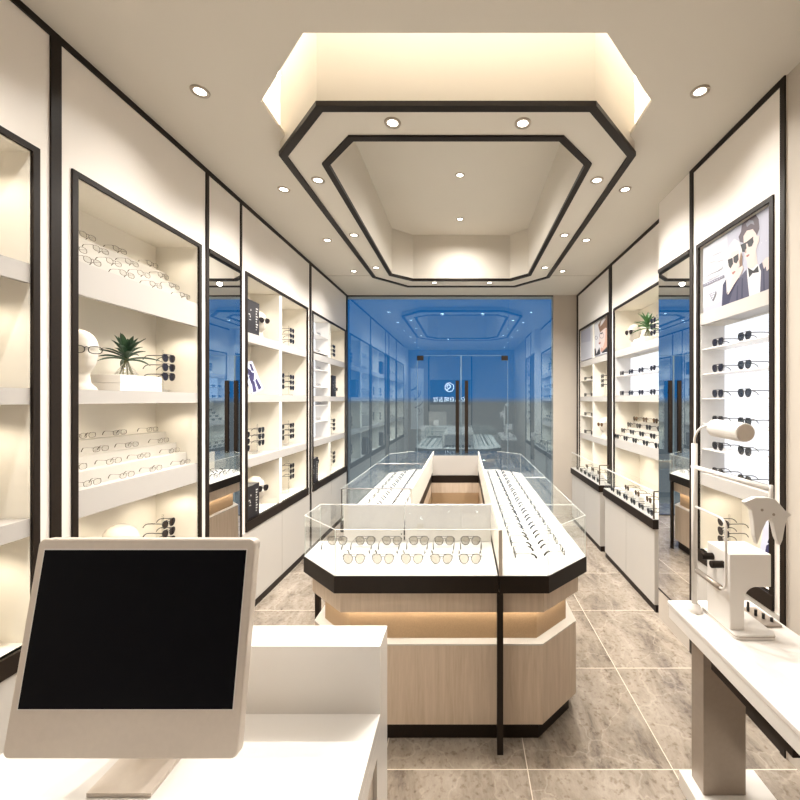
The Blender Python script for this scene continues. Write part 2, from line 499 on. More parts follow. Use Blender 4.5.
cabA = cabinet(XL, -1, .36, 1.39, 'tall lit display niche nearest on the left wall, with empty shelves', doors=(.36, 1.426))
cabB = cabinet(XL, -1, 1.506, 2.248, 'lit left display niche with stepped spectacle shelves behind the monitor',
               ((1.872, 2.0), (1.45, 1.505), (1.01, 1.115)), doors=(1.467, 2.286))
cabC = cabinet(XL, -1, 2.703, 3.785, 'two-column lit display cabinet on the left wall beyond the mirror',
               ((1.865, 1.93), (1.45, 1.505), (1.0, 1.06)), divider=(3.212, 3.258), doors=(2.66, 3.823))
cabD = cabinet(XL, -1, 3.895, 4.985, 'farthest left display cabinet, beside the glass front, with white lit glass shelves',
               STD, divider=(4.385, 4.448), doors=(3.87, 5.018))
cabE = cabinet(XR, 1, 3.966, 4.968, 'farthest right display cabinet with a poster of a woman in round glasses',
               STD, divider=(4.43, 4.47, .64), doors=False)
cabF = cabinet(XR, 1, 2.78, 3.828, 'right display cabinet with a green plant on its top shelf, beside the mirror',
               ((1.865, 1.93), (1.45, 1.505), (1.02, 1.10)), doors=False)
cabG = cabinet(XN, 1, 1.696, 2.258, 'near right display cabinet under the big sunglasses poster',
               ((1.88, 1.945), (.995, 1.06)), doors=(1.662, 2.292))

# stepped risers inside niches
def risers(root, W, s, y0, y1, zs, ds, thick=.235):
    for k, (z, d) in enumerate(zip(zs, ds)):
        bm = B(); wbox(bm, W, s, d, d + .058 if k < len(ds) - 1 else thick - .003, y0, y1, zs[k - 1] - .02 if k else zs[0] - .06, z)
        obj('step', bm, M['step'], root)
risers(cabB, XL, -1, 1.532, 2.222, (2.052, 2.107, 2.168), (.060, .118, .176))
risers(cabB, XL, -1, 1.532, 2.222, (1.176, 1.230, 1.289), (.060, .118, .176))
risers(cabF, XR, 1, 2.806, 3.80, (1.155, 1.21, 1.265), (.060, .118, .176))

# back-lit panels and their glass shelves
def lightbox(root, W, s, y0, y1, z0, z1, d):
    bm = B(); wbox(bm, W, s, d, .234, y0, y1, z0, z1)
    return obj('lightbox', bm, M['lightbox'], root)
def gshelf(root, W, s, y0, y1, z, d0, d1, mat='white'):
    bm = B(); wbox(bm, W, s, d0, d1, y0, y1, z - .006, z)
    return obj('glass_shelf', bm, M[mat], root)
lightbox(cabD, XL, -1, 3.921, 4.384, 1.062, 2.31, .15)
DZ = (2.135, 1.955, 1.778, 1.60, 1.414, 1.245)
for k, z in enumerate(DZ): gshelf(cabD, XL, -1, 3.921, 4.384, z, .01, .149)
lightbox(cabF, XR, 1, 2.806, 3.80, 1.507, 1.862, .15)
gshelf(cabF, XR, 1, 2.806, 3.80, 1.69, .01, .149)
EZ = (1.70, 1.275)
for z in EZ: gshelf(cabE, XR, 1, 4.471, 4.943, z, .01, .2)
for cb, W_s, sd, yy, zz0, zz1, dd_ in ((cabF, XR, 1, 3.798, 1.507, 1.862, .149), (cabG, XN, 1, 2.228, 1.062, 1.878, .135), (cabD, XL, -1, 4.38, 1.062, 2.31, .149)):
    bm = B(); wbox(bm, W_s, sd, .004, dd_, yy, yy + .003, zz0, zz1); obj('side_panel', bm, M['paper'], cb)
lightbox(cabG, XN, 1, 1.721, 2.233, 1.062, 1.878, .136)
GZ = (1.748, 1.611, 1.476, 1.337, 1.198)
for z in GZ: gshelf(cabG, XN, 1, 1.721, 2.233, z, .01, .135)

# niche lights
for z in (2.30, 1.86, 1.445, .995):
    for y in (.7, 1.22): down(XL, -1, y, z)
for z in (2.30, 1.865, 1.445, 1.0):
    for y in (1.72, 2.10): down(XL, -1, y, z, .55 if z > 2 else (.75 if z > 1.4 and z < 1.5 else 1.1), .07)
for z in (2.30, 1.86, 1.445, .995):
    for y in (2.97, 3.52, 4.72): down(XL, -1, y, z, .9)
down(XL, -1, 4.15, .995, .9)
for z in (1.86, 1.445, .995): down(XR, 1, 4.22, z, .8)
down(XR, 1, 4.7, 1.86, .7); down(XR, 1, 4.7, 1.445, .7); down(XR, 1, 4.7, .995, .9)
for y in (3.05, 3.6):
    for z in (2.30, 1.44, 1.01): down(XR, 1, y, z, .9)
for y in (1.85, 2.12): down(XN, 1, y, .99, .8)

# mirrors
def mirror(W, s, y0, y1, label):
    r = thing('wall_mirror', label, 'mirror', (W, (y0 + y1) / 2, .19))
    bm = B(); wbox(bm, W, s, -.004, .0, y0, y1, .20, 2.318); obj('mirror_pane', bm, M['mirror'], r)
    bm = B(); wbox(bm, W, s, -.010, 0, y0, y1, 2.318, 2.342); obj('top_rail', bm, M['bronze'], r)
    bm = B(); wbox(bm, W, s, -.006, 0, y0, y1, .19, .20); obj('bottom_rail', bm, M['bronze'], r)
mirror(XL, -1, 2.316, 2.638, 'tall mirror strip on the left wall between two display niches')
mirror(XN, 1, 2.327, 2.698, 'tall mirror strip on the right wall beside the sunglasses cabinet')

# counters in front of the two far right cabinets
def side_counter(y0, y1, label):
    r = thing('display_counter', label, 'counter', (XR - .06, (y0 + y1) / 2, 0), 'low counters along the right wall')
    X0 = 1.30
    obj('counter_band', box(B(), X0, XR - .013, y0, y1, .575, .640), M['bronze'], r)
    obj('deck', box(B(), X0 + .006, XR - .013, y0 + .006, y1 - .006, .640, .643), M['deck'], r)
    m = (y0 + y1) / 2
    for a, b in ((y0 + .01, m - .002), (m + .002, y1 - .01)):
        obj('door', box(B(), 1.315, XR - .013, a, b, .05, .574), M['door'], r)
    obj('plinth', box(B(), 1.322, XR - .013, y0 + .005, y1 - .005, 0, .05), M['bronze'], r)
    for nm, q in (('front_glass', (X0 + .008, X0 + .013, y0 + .01, y1 - .01, .643, .828)),
                  ('end_glass', (X0 + .013, XR - .013, y0 + .010, y0 + .015, .643, .828)),
                  ('end_glass', (X0 + .013, XR - .013, y1 - .015, y1 - .010, .643, .828)),
                  ('top_glass', (X0 + .008, XR - .013, y0 + .01, y1 - .01, .828, .833))):
        obj(nm, box(B(), *q), M['case'], r)
    obj('glass_edge', box(B(), X0 + .007, X0 + .014, y0 + .009, y1 - .009, .826, .834), M['white'], r)
    bm = box(B(), X0 + .008, XR - .013, y0 + .008, y0 + .016, .829, .836)
    box(bm, X0 + .008, X0 + .016, y0 + .008, y0 + .016, .643, .829)
    obj('corner_rail', bm, M['rim'], r)
    return r
side_counter(3.86, 4.878, 'low white counter with glass case at the far right, beside the glass front')
side_counter(2.752, 3.741, 'low white counter with glass case below the plant cabinet on the right')

# ------------------------------------------------------------------ shop front
zt = 2.03
def pane(name, x0, x1, z0, z1):
    return struct(name, box(B(), x0, x1, YG, YG + .010, z0, z1), M['pane'])
pane('window_1', XL, -.602, 0.02, CEIL - .012)
pane('window_2', .564, 1.13, 0.02, CEIL - .012)
pane('window_3', -.598, .560, zt + .004, CEIL - .012)
d1 = pane('door_1', -.597, -.040, .015, zt)
d2 = pane('door_2', -.036, .559, .015, zt)
for d, xh, xp in ((d1, -.084, -.597), (d2, .031, .475)):
    x0d, x1d = (-.597, -.040) if d is d1 else (-.036, .559)
    bm = box(B(), x0d, x0d + .005, YG - .001, YG + .011, .015, zt); box(bm, x1d - .005, x1d, YG - .001, YG + .011, .015, zt); box(bm, x0d + .005, x1d - .005, YG - .001, YG + .011, zt - .004, zt)
    obj('polished_edge', bm, M['dooredge'], d)
    obj('door_handle', box(B(), xh - .022, xh + .022, YG - .06, YG - .03, .80, 1.71), M['bronze'], d)
    bm = box(B(), xh - .01, xh + .01, YG - .03, YG, .95, .97); box(bm, xh - .01, xh + .01, YG - .03, YG, 1.55, 1.57)
    obj('handle_post', bm, M['bronze'], d)
    obj('patch_fitting', box(B(), xp, xp + .082, YG - .012, YG + .022, zt - .062, zt - .002), M['bronze'], d)
    obj('patch_fitting', box(B(), xp, xp + .082, YG - .012, YG + .022, .017, .07), M['bronze'], d)
struct('trim_90', box(B(), XL, 1.132, YG - .006, YG + .016, CEIL - .012, CEIL), M['bronze'])
struct('trim_91', box(B(), XL, 1.132, YG - .01, YG + .02, 0, .014), M['steel'])

# ------------------------------------------------------------------ wall behind the camera (seen in the glass)
zz = 9.75 / 400
sg = thing('sign_wall', 'dark framed sign board with round emblem seen reversed in the shop glass', 'sign', (-.37, YB, .86))
obj('panel', box(B(), -.926, .195, YB, YB + .02, .55, 2.62), M['signpanel'], sg)
obj('board', box(B(), -.90, .17, YB + .02, YB + .035, 1.34, 2.0), M['signdark'], sg)
bm = B()
for q in ((-.95, -.915, .55, 2.65), (.185, .22, .55, 2.65), (-.95, .22, 2.62, 2.655)):
    box(bm, q[0], q[1], YB, YB + .03, q[2], q[3])
obj('sign_frame', bm, M['bronze'], sg)
def font_mesh(name, text, size, mat, parent, loc, rot):
    cu = bpy.data.curves.new(name, 'FONT'); cu.body = text; cu.size = size; cu.extrude = .004
    cu.align_x = 'CENTER'; cu.align_y = 'CENTER'
    t = bpy.data.objects.new(name, cu); COL.objects.link(t)
    dg = bpy.context.evaluated_depsgraph_get(); dg.update()
    me = bpy.data.meshes.new_from_object(t.evaluated_get(dg))
    bpy.data.objects.remove(t)
    me.materials.clear(); me.materials.append(mat)
    o = bpy.data.objects.new(name, me); COL.objects.link(o)
    o.parent = parent; o.location = Vector(loc) - ORG[parent.name]; o.rotation_euler = rot
    ORG[o.name] = Vector(loc)
    return o
font_mesh('lettering', '亿吕目睛吉视', .142, M['signlit'], sg, (-.39, YB + .045, 1.47), (PI / 2, 0, PI))
bm = B()
c = (-.385, YB + .045, 1.80)
tube(bm, [(c[0] + .115 * math.cos(t), c[1], c[2] + .115 * math.sin(t)) for t in [2 * PI * k / 28 for k in range(28)]], .011, 6, True)
tube(bm, [(c[0] - .02 + .048 * math.cos(t), c[1], c[2] + .02 + .048 * math.sin(t)) for t in [-1.0 + 4.9 * k / 14 for k in range(15)]], .017, 6)
tube(bm, [(c[0] + .01, c[1], c[2] - .02), (c[0] - .04, c[1], c[2] - .045), (c[0] - .07, c[1], c[2] - .08)], .016, 6)
obj('emblem', bm, M['signlit'], sg)
hg = thing('wall_hanging', 'tall white wall hanging with dark brush strokes seen reversed in the glass', 'wall hanging', (-1.24, YB, .65))
obj('scroll', box(B(), -1.41, -1.07, YB, YB + .012, .69, 2.30), M['paper'], hg)
bm = B()
for (x, z, w, h, a) in ((-1.30, 1.80, .05, .16, .5), (-1.26, 1.72, .04, .2, -.4), (-1.20, 1.60, .05, .22, .3), (-1.33, 1.55, .03, .18, -.2),
                        (-1.17, 1.35, .05, .2, .6), (-1.22, 1.22, .03, .14, -.5), (-1.14, 1.15, .03, .15, .2)):
    pts = []
    for k in range(9):
        t = -1 + 2 * k / 8
        pts.append((x + math.sin(a) * h * t + .03 * math.cos(t * 2.5), YB + .014, z + math.cos(a) * h * t * .6))
    tube(bm, pts, w * .35, 5, r2=w * .08)
obj('brushwork', bm, M['ink'], hg)

# ------------------------------------------------------------------ downlights
def downlight(x, y, z, label, group, power, size=157):
    r = thing('downlight', label, 'downlight', (x, y, z), group)
    bm = lathe(B(), [(.024, -.004), (.036, -.006), (.038, -.001), (.038, .0)], 24, (x, y, z))
    obj('bezel', bm, M['ring'], r, smooth=True)
    bm = lathe(B(), [(0, -.003), (.019, -.003), (.0245, -.001)], 20, (x, y, z))
    obj('lamp', bm, M['lamp'], r)
    spot('downlight_beam', (x, y, z - .012), power, size, 1.0)
PW = 62
for side, xx, lab in ((-1, -1.135, 'left'), (1, 1.015, 'right')):
    for k, yy in enumerate((1.72, 2.52, 3.32, 4.12)):
        downlight(xx, yy, CEIL, f'round ceiling downlight along the {lab} wall, {ORD[k]} from the near end', 'ceiling downlights along the walls', PW * .36, 136)
    for yy in (.92, .12):
        downlight(xx, yy, CEIL, f'round ceiling downlight on the {lab} side {"just in front of" if yy > .5 else "straight above"} the camera position', 'ceiling downlights nearer than the frame', PW * (.36 if side > 0 else .72), 136)
h = 1.267
for k, (px, py, lab) in enumerate(((392.6, 122.6, 'on its near side, left of two'), (522.8, 123, 'on its near side, right of two'),
        (318, 180, 'left side, nearest of three'), (354, 235, 'left side, middle of three'), (376, 267.5, 'left side, farthest of three'),
        (597, 180, 'right side, nearest of three'), (564.5, 235, 'right side, middle of three'), (545, 267.5, 'right side, farthest of three'),
        (434.5, 282.5, 'on its far side, left of two'), (489.5, 282.5, 'on its far side, right of two'))):
    x, y = ceiling_pt(px, py, h)
    downlight(x, y, ZD, 'downlight in the octagonal ceiling ring, ' + lab, 'downlights in the ceiling ring', PW * 1.5)
for py, lab in ((175, 'nearer of two'), (219, 'farther of two')):
    x, y = ceiling_pt(460, py, 1.735)
    downlight(x, y, 3.20, 'small downlight in the middle of the octagonal recess, ' + lab, 'downlights in the octagonal recess', PW * 1.0)

# ------------------------------------------------------------------ spectacles
def lens_pts(cx, cz, w, h, n=14, shape='aviator', y=0.0, sgn=1):
    out = []
    for k in range(n):
        t = 2 * PI * k / n
        c, s_ = math.cos(t), math.sin(t)
        p = 2.6
        x = w * math.copysign(abs(c) ** (2 / p), c); z = h * math.copysign(abs(s_) ** (2 / p), s_)
        if shape == 'aviator':
            x += sgn * w * .18 * (-z / h) * -1 * .6
            if z < 0: x *= 1 - .28 * (-z / h)
        if shape == 'slim': z *= .66
        out.append((cx + x, y, cz + z))
    return out

GL = {}
def glasses_kind(kind):
    """meshes for one kind of spectacles, facing -Y, standing on z = 0"""
    if kind in GL: return GL[kind]
    fr, ln, shape, rr, tl = {
        'sun': ('black', 'dlens', 'aviator', .0022, .10), 'brown': ('rim', 'blens', 'aviator', .0020, .10),
        'pale': ('steel', 'plens', 'aviator', .0017, .085), 'step': ('black', 'dlens', 'aviator', .0022, .052), 'stepb': ('rim', 'blens', 'aviator', .0022, .052), 'grey': ('black', 'glens', 'aviator', .0020, .10),
        'thin': ('rim', 'clens', 'slim', .0010, .050), 'deck': ('black', 'clens', 'slim', .0016, .095)}[kind]
    cz, hw, hh, cx = .022, .0195, .020, .0245
    d = {}
    bm = B()
    for sg_ in (-1, 1):
        tube(bm, lens_pts(sg_ * cx, cz, hw, hh, 14, shape, 0, sg_), rr, 5, True)
    tube(bm, [(-.008, 0, cz + .006), (0, -.001, cz + .010), (.008, 0, cz + .006)], rr, 5)
    if kind in ('sun', 'grey', 'pale'): tube(bm, [(-.018, 0, cz + hh), (0, -.001, cz + hh - .001), (.018, 0, cz + hh)], rr * .8, 5)
    for sg_ in (-1, 1): tube(bm, [(sg_ * .042, 0, cz + .009), (sg_ * .0475, .004, cz + .010)], rr * 1.1, 5)
    d['front'] = (bm, fr)
    for sg_ in (-1, 1):
        bm = B()
        ps = lens_pts(sg_ * cx, cz, hw, hh, 14, shape, 0, sg_)
        extrude_poly(bm, [(p[0], -.0006, p[2]) for p in ps], (0, .0012, 0))
        d['lens%d' % sg_] = (bm, ln)
        bm = B()
        tp = [(sg_ * .0475, .004, cz + .010), (sg_ * .047, tl * .55, cz + .011), (sg_ * .0465, tl * .74, cz + .010), (sg_ * .046, tl * .84, cz + .007), (sg_ * .045, tl * .93, cz + .0), (sg_ * .0445, tl, cz - .010)]
        if kind in ('thin', 'deck', 'pale'):
            k_ = 1.7 if kind == 'deck' else 1.0
            tube(bm, tp[:3], rr * .6, 5); tube(bm, tp[2:], rr * 1.35 * k_, 5, r2=rr * 1.8 * k_)
        else: tube(bm, tp, rr, 5)
        d['temple%d' % sg_] = (bm, fr)
    allv = {}
    for k, (bm, m) in d.items():
        bmesh.ops.recalc_face_normals(bm, faces=bm.faces)
        me = bpy.data.meshes.new({'f': 'spectacle_front', 'l': 'lens', 't': 'temple'}[k[0]]); bm.to_mesh(me)
        me.materials.append(M[m]); allv[k] = me
    # whole pair in one mesh for the tiny ones
    jb = B(); mats = [fr, ln]
    for k, (bm, m) in d.items():
        me = allv[k]; n0 = len(jb.faces); jb.from_mesh(me); jb.faces.ensure_lookup_table()
        for f in jb.faces[n0:]: f.material_index = mats.index(m)
        bm.free()
    me = bpy.data.meshes.new('spectacles'); jb.to_mesh(me); jb.free()
    for m in mats: me.materials.append(M[m])
    allv['whole'] = me
    GL[kind] = allv
    return allv

def pair(kind, loc, rz, label, group, parts=False, tilt=0.0):
    g = glasses_kind(kind)
    name = 'eyeglasses' if kind == 'thin' else 'sunglasses'
    if parts:
        o = bpy.data.objects.new(name, g['front'])
        COL.objects.link(o)
        for k in ('lens-1', 'lens1', 'temple-1', 'temple1'):
            c = bpy.data.objects.new(g[k].name.split('.')[0], g[k]); COL.objects.link(c); c.parent = o
    else:
        o = bpy.data.objects.new(name, g['whole']); COL.objects.link(o)
    o.location = loc; o.rotation_euler = (tilt, 0, rz)
    return tag(o, label, name, group)

RL, RR = PI / 2, -PI / 2      # facing out of the left / right wall
# -- left niche: stepped rows
cols = (1.60, 1.765, 1.93, 2.132)
for zs, w in (((2.0, 2.052, 2.107, 2.168), 'upper'), ((1.115, 1.176, 1.230, 1.289), 'lower')):
    for k, z in enumerate(zs):
        row = ('front row', 'second row', 'third row', 'back row')[k]
        cs = cols[1:] if k >= 2 else cols
        for j, y in enumerate(cs):
            o_ = ('leftmost', 'second from left', 'third from left', 'rightmost') if len(cs) == 4 else ('leftmost', 'middle', 'rightmost')
            pair('thin', (XL - .006 - .058 * k, y, z + .001), RL, f'wire eyeglasses, {o_[j]}, {row} of the {w} stepped shelf in left niche',
                 f'wire eyeglasses on the {w} steps', True).scale = (.86, 1, .86)

def stack(W, s, y, z0, d, where, group, kind='sun', n=3, parts=False, base=.0):
    """a clear stand carrying sunglasses one above another"""
    r = thing('display_stand', 'clear stand holding stacked glasses, ' + where, 'stand', (W + s * d, y, base or z0), 'acrylic stands')
    X = W + s * d
    b0 = base or z0
    obj('stand_base', box(B(), X + s * .01, X + s * .075, y - .04, y + .04, b0 + .0005, b0 + .014), M['acrylic'], r)
    obj('stand_post', box(B(), X + s * .028, X + s * .034, y - .006, y + .006, b0 + .014, z0 + .048 * n + .02), M['acrylic'], r)
    for k in range(n):
        pos = ('bottom', 'middle', 'top')[k] if n == 3 else ORD[k] + ' from bottom'
        pair(kind, (X, y, z0 + .048 * k), RL if s < 0 else RR,
             f'{dict(sun="black sunglasses", thin="wire eyeglasses", brown="brown sunglasses", grey="grey sunglasses")[kind]}, {pos} of the stack {where}', group, parts)
G_ = 'sunglasses stacked on clear stands'
stack(XL, -1, 2.10, 1.565, .07, 'beside the plant in the left niche', G_, parts=True, base=1.505)
stack(XL, -1, 2.10, .70, .07, 'beside the plain white head below', G_, parts=True, base=.635)
# -- left two-column cabinet
cw = 'in two-column cabinet'
stack(XL, -1, 3.57, 1.965, .055, 'on the top right shelf ' + cw, G_, base=1.93)
stack(XL, -1, 3.39, 1.965, .11, 'top right, behind black ones, ' + cw, G_, 'thin', 4, base=1.93)
stack(XL, -1, 2.80, 1.545, .055, 'behind the tilted photo card ' + cw, G_, base=1.505)
stack(XL, -1, 3.57, 1.55, .055, 'second shelf, right end, ' + cw, G_, base=1.505)
stack(XL, -1, 3.37, 1.555, .055, 'second shelf, by the divider, ' + cw, G_, base=1.505)
stack(XL, -1, 2.82, 1.10, .055, 'third shelf, at the left end, ' + cw, G_, base=1.06)
stack(XL, -1, 3.03, 1.12, .055, 'third shelf, left of divider, ' + cw, G_, base=1.06)
stack(XL, -1, 3.57, 1.12, .055, 'third shelf, right end, ' + cw, G_, base=1.06)
stack(XL, -1, 3.37, 1.12, .055, 'third shelf, right of divider, ' + cw, G_, base=1.06)
stack(XL, -1, 3.57, .76, .055, 'bottom shelf, right end, ' + cw, G_, base=.635)
stack(XL, -1, 3.39, .72, .10, 'bottom shelf, by the divider, ' + cw, G_, 'thin', 4, base=.635)
# -- far left cabinet
for k, z in enumerate(DZ):
    for j, y in enumerate((3.99, 4.19)):
        pair('thin', (XL - .04, y, z + .001), RL, f'thin glasses, {("left", "right")[j]} pair on {ORD[k]} white lit shelf from top, far left cabinet',
             'glasses on the white lit shelves')
for z0, b, w in ((1.975, 1.93, 'top'), (1.105, 1.06, 'third'), (.72, .635, 'bottom')):
    stack(XL, -1, 4.72, z0, .055, f'on {w} right shelf, farthest left cabinet', G_, base=b)
pair('sun', (XL - .05, 4.80, 1.57), RL, 'black sunglasses beside the upright black box in the farthest left cabinet', 'sunglasses beside boxes')
pair('sun', (XL - .05, 4.17, .80), RL, 'black sunglasses on a stand beside the low black box, far left', 'sunglasses beside boxes')
for y, z, b, nm in ((4.80, 1.57, 1.505, 'behind the upright black box'), (4.17, .80, .635, 'beside the low black box, bottom left')):
    r = thing('display_stand', f'slim acrylic stand {nm}, farthest left cabinet', 'stand', (XL - .08, y, b), 'acrylic stands')
    obj('stand_base', box(B(), XL - .06, XL - .10, y - .03, y + .03, b + .0005, b + .008), M['acrylic'], r)
    obj('stand_post', box(B(), XL - .077, XL - .083, y - .006, y + .006, b + .008, z + .03), M['acrylic'], r)
# -- far right cabinet
for z, nm in ((1.70, 'top'), (1.505, 'second'), (1.275, 'third'), (1.06, 'bottom')):
    for j, y in enumerate((4.86, 4.60)):
        pair('sun', (XR + .04, y, z + .001), RR, f'small black sunglasses, {("left", "right")[j]} pair on {nm} white shelf, farthest right cabinet',
             'sunglasses on the far right shelves')
stack(XR, 1, 4.29, 1.60, .05, 'under the poster of the woman, far right', G_, base=1.505)
stack(XR, 1, 4.20, 1.58, .11, 'behind the black ones under the far poster', G_, 'thin', base=1.505)
# -- plant cabinet
stack(XR, 1, 3.16, 1.975, .06, 'beside the plant on the right cabinet', G_, base=1.93)
for z, nm in ((1.69, 'upper'), (1.505, 'lower')):
    for j, y in enumerate((3.72, 3.52, 3.32, 3.11, 2.92)):
        pair('sun', (XR + .035, y, z + .001), RR, f'black sunglasses, {ORD[j]} from left on {nm} white lit shelf under right plant',
             'sunglasses on the lit shelves of the plant cabinet')
for k, z in enumerate((1.10, 1.155, 1.21, 1.265)):
    for j, y in enumerate((3.77, 3.57, 3.38, 3.18, 2.98)):
        pair('stepb' if k == 3 else 'step', (XR + .004 + .058 * k, y - .01, z + .002), RR,
             f'{"brown" if k == 3 else "black"} sunglasses, {ORD[j]} from left, {("front", "second", "third", "back")[k]} row of right stepped shelf',
             'sunglasses on the steps of the plant cabinet')
# -- near right cabinet
for k, z in enumerate(GZ + (1.06,)):
    for j, y in enumerate((2.117, 1.915)):
        pair('sun' if j == 0 else 'grey', (XN + .026, y, z + .001), RR,
             f'{"black" if j == 0 else "grey lensed"} sunglasses, {("left", "right")[j]} pair on {ORD[k]} bright shelf below big poster', 'sunglasses below the big poster', True)
stack(XN, 1, 2.10, .70, .045, 'below the bright shelves, behind the white instrument', G_, parts=True, base=.635)
# -- counter trays on the right
for y0, n, w in ((2.86, 6, 'plant cabinet counter'), (3.96, 6, 'farthest right counter')):
    for j in range(n):
        y = y0 + j * .145
        pair('sun', (1.33, y, .644), RR, f'black sunglasses, {ORD[n - 1 - j]} from left, front row of {w} case', 'sunglasses in the low right cases')
    for j in range(3):
        y = y0 + .12 + j * .2
        r = thing('display_block', f'white block under brown sunglasses, {ORD[2 - j]} from left, {w} case', 'block', (1.395, y, .643), 'white blocks in the low cases')
        bm = box(B(), 1.372, 1.415, y - .045, y + .045, .6435, .70); obj('block', bm, M['white'], r)
        pair('brown', (1.376, y, .701), RR, f'brown sunglasses on white block, {ORD[2 - j]} from left, {w} case', 'brown sunglasses in the low right cases')

# ------------------------------------------------------------------ mannequin heads
def head(x, y, z, rz, label, scale=1.0, ears=True):
    prof = [(0, .058, .052, 0), (.012, .052, .048, 0), (.03, .036, .038, .002), (.07, .032, .036, .004), (.088, .038, .050, -.006),
            (.102, .043, .060, -.009), (.118, .049, .065, -.008), (.136, .053, .068, -.005), (.155, .056, .071, -.002), (.172, .0575, .074, 0),
            (.19, .057, .075, .002), (.21, .053, .070, .004), (.228, .044, .059, .005), (.242, .030, .041, .005), (.25, .014, .020, .005), (.2525, 0, 0, .005)]
    # finer rings
    fine = []
    for a, b in zip(prof, prof[1:]):
        for t in (0, .34, .67): fine.append(tuple(p + (q - p) * t for p, q in zip(a, b)))
    fine.append(prof[-1])
    bm = B(); seg = 36; rings = []
    g = lambda v, c, w: math.exp(-((v - c) / w) ** 2)
    for (zz_, rx, ry, yo) in fine:
        if rx < 1e-6: rings.append([bm.verts.new((0, yo, zz_))]); continue
        rg = []
        for k in range(seg):
            t = 2 * PI * k / seg
            px, py = rx * math.cos(t), yo + ry * math.sin(t)
            f = max(0, -math.sin(t))
            lat = px
            py -= f * .017 * g(lat, 0, .009) * g(zz_, .139, .016)            # nose
            py -= f * .006 * g(lat, 0, .006) * g(zz_, .160, .016)
            for sx in (-1, 1): py += f * .008 * g(lat, sx * .021, .012) * g(zz_, .160, .010)   # eye hollows
            py -= f * .004 * g(lat, 0, .02) * g(zz_, .177, .008)             # brow
            py -= f * .005 * g(lat, 0, .013) * (g(zz_, .117, .004) + g(zz_, .109, .004))   # lips
            py -= f * .005 * g(lat, 0, .016) * g(zz_, .095, .008)            # chin
            rg.append(bm.verts.new((px, py, zz_)))
        rings.append(rg)
    bm.faces.new(rings[0][::-1])
    for A, C in zip(rings, rings[1:]):
        for k in range(seg):
            l = (k + 1) % seg
            if len(C) == 1: bm.faces.new((A[k], A[l], C[0]))
            else: bm.faces.new((A[k], A[l], C[l], C[k]))
    o = obj('mannequin_head', bm, M['plaster'], smooth=True, at=(0, 0, 0))
    for sx in (-1, 1):
        bm = B()
        tube(bm, [(sx * .056 + sx * .006 * math.sin(t), .004 + .010 * math.cos(t), .153 + .019 * math.sin(t) * 1.0) for t in [2 * PI * k / 12 for k in range(12)]], .0045, 6, True)
        obj('ear', bm, M['plaster'], o, smooth=True)
    o.location = (x, y, z); o.rotation_euler = (0, 0, rz); o.scale = (scale,) * 3
    return tag(o, label, 'mannequin head', 'white mannequin heads')
def on_head(x, y, z, rz, kind, label, sc=1.0):
    d = Vector((math.sin(rz), -math.cos(rz), 0)) * .080 * sc
    o = pair(kind, (x + d.x, y + d.y, z + .139 * sc), rz, label, 'glasses worn by mannequin heads')
    o.scale = (1.12 * sc,) * 3
head(XL - .115, 1.66, 1.506, PI / 2 - .55, 'white mannequin head wearing glasses, left of the plant behind the monitor')
on_head(XL - .115, 1.66, 1.506, PI / 2 - .55, 'deck', 'dark framed glasses worn by the white head left of the plant')
head(XL - .115, 1.862, .636, PI / 2, 'plain white mannequin head just above the top of the monitor')
head(XL - .105, 3.09, 1.931, PI / 2 - .5, 'white mannequin head with sunglasses beside the upper black box', .86)
on_head(XL - .105, 3.09, 1.931, PI / 2 - .5, 'sun', 'black sunglasses worn by the head beside the upper black box', .86)
head(XL - .115, 3.06, .636, PI / 2 - .4, 'white mannequin head with sunglasses beside the lower black box', .98)
on_head(XL - .115, 3.06, .636, PI / 2 - .4, 'sun', 'black sunglasses worn by the head beside the lower black box', .98)
head(XR + .11, 3.62, 1.931, -PI / 2 + .4, 'white mannequin head left of the plant on the right cabinet', .86)
on_head(XR + .11, 3.62, 1.931, -PI / 2 + .4, 'sun', 'black sunglasses worn by the head beside the right plant', .86)
head(XR + .09, 4.32, 1.061, -PI / 2 + .4, 'small white head with glasses on the third shelf, farthest right cabinet', .86)
on_head(XR + .09, 4.32, 1.061, -PI / 2 + .4, 'brown', 'brown glasses worn by the small head in the farthest right cabinet', .86)

# ------------------------------------------------------------------ cartons, books, cards, plants
def carton(x0, x1, y0, y1, z0, z1, s, label):
    r = thing('product_box', label, 'box', ((x0 + x1) / 2, (y0 + y1) / 2, z0), 'black product boxes')
    bm = box(B(), x0, x1, y0, y1, z0 + .0005, z1)
    xf = max(x0, x1) if s < 0 else min(x0, x1)
    hh = z1 - z0
    def mark(ya, yb, za, zb):
        n0 = len(bm.faces); box(bm, xf, xf - s * .0006, ya, yb, za, zb); bm.faces.ensure_lookup_table()
        for f in bm.faces[n0:]: f.material_index = 1
    for k in range(9):     # small print running down the face
        a = y0 + (y1 - y0) * .72; zz_ = z0 + hh * (.15 + .08 * k)
        mark(a, a + (y1 - y0) * (.06 + .05 * (k % 3)), zz_, zz_ + hh * .035)
    for (u, v, w, h2) in ((.15, .55, .12, .03), (.3, .68, .05, .05), (.2, .40, .14, .02), (.25, .48, .05, .05)):
        mark(y0 + (y1 - y0) * u, y0 + (y1 - y0) * (u + w), z0 + hh * v, z0 + hh * (v + h2))
    obj('carton', bm, [M['boxblack'], M['mark']], r)
carton(XL - .10, XL - .012, 2.745, 2.915, 1.93, 2.165, -1, 'black printed box at the top left of the two-column cabinet')
carton(XL - .10, XL - .012, 2.745, 2.915, .635, .865, -1, 'black printed box at the bottom left of the two-column cabinet')
carton(XL - .10, XL - .012, 4.535, 4.66, 1.505, 1.745, -1, 'slim upright black box in the farthest left cabinet')
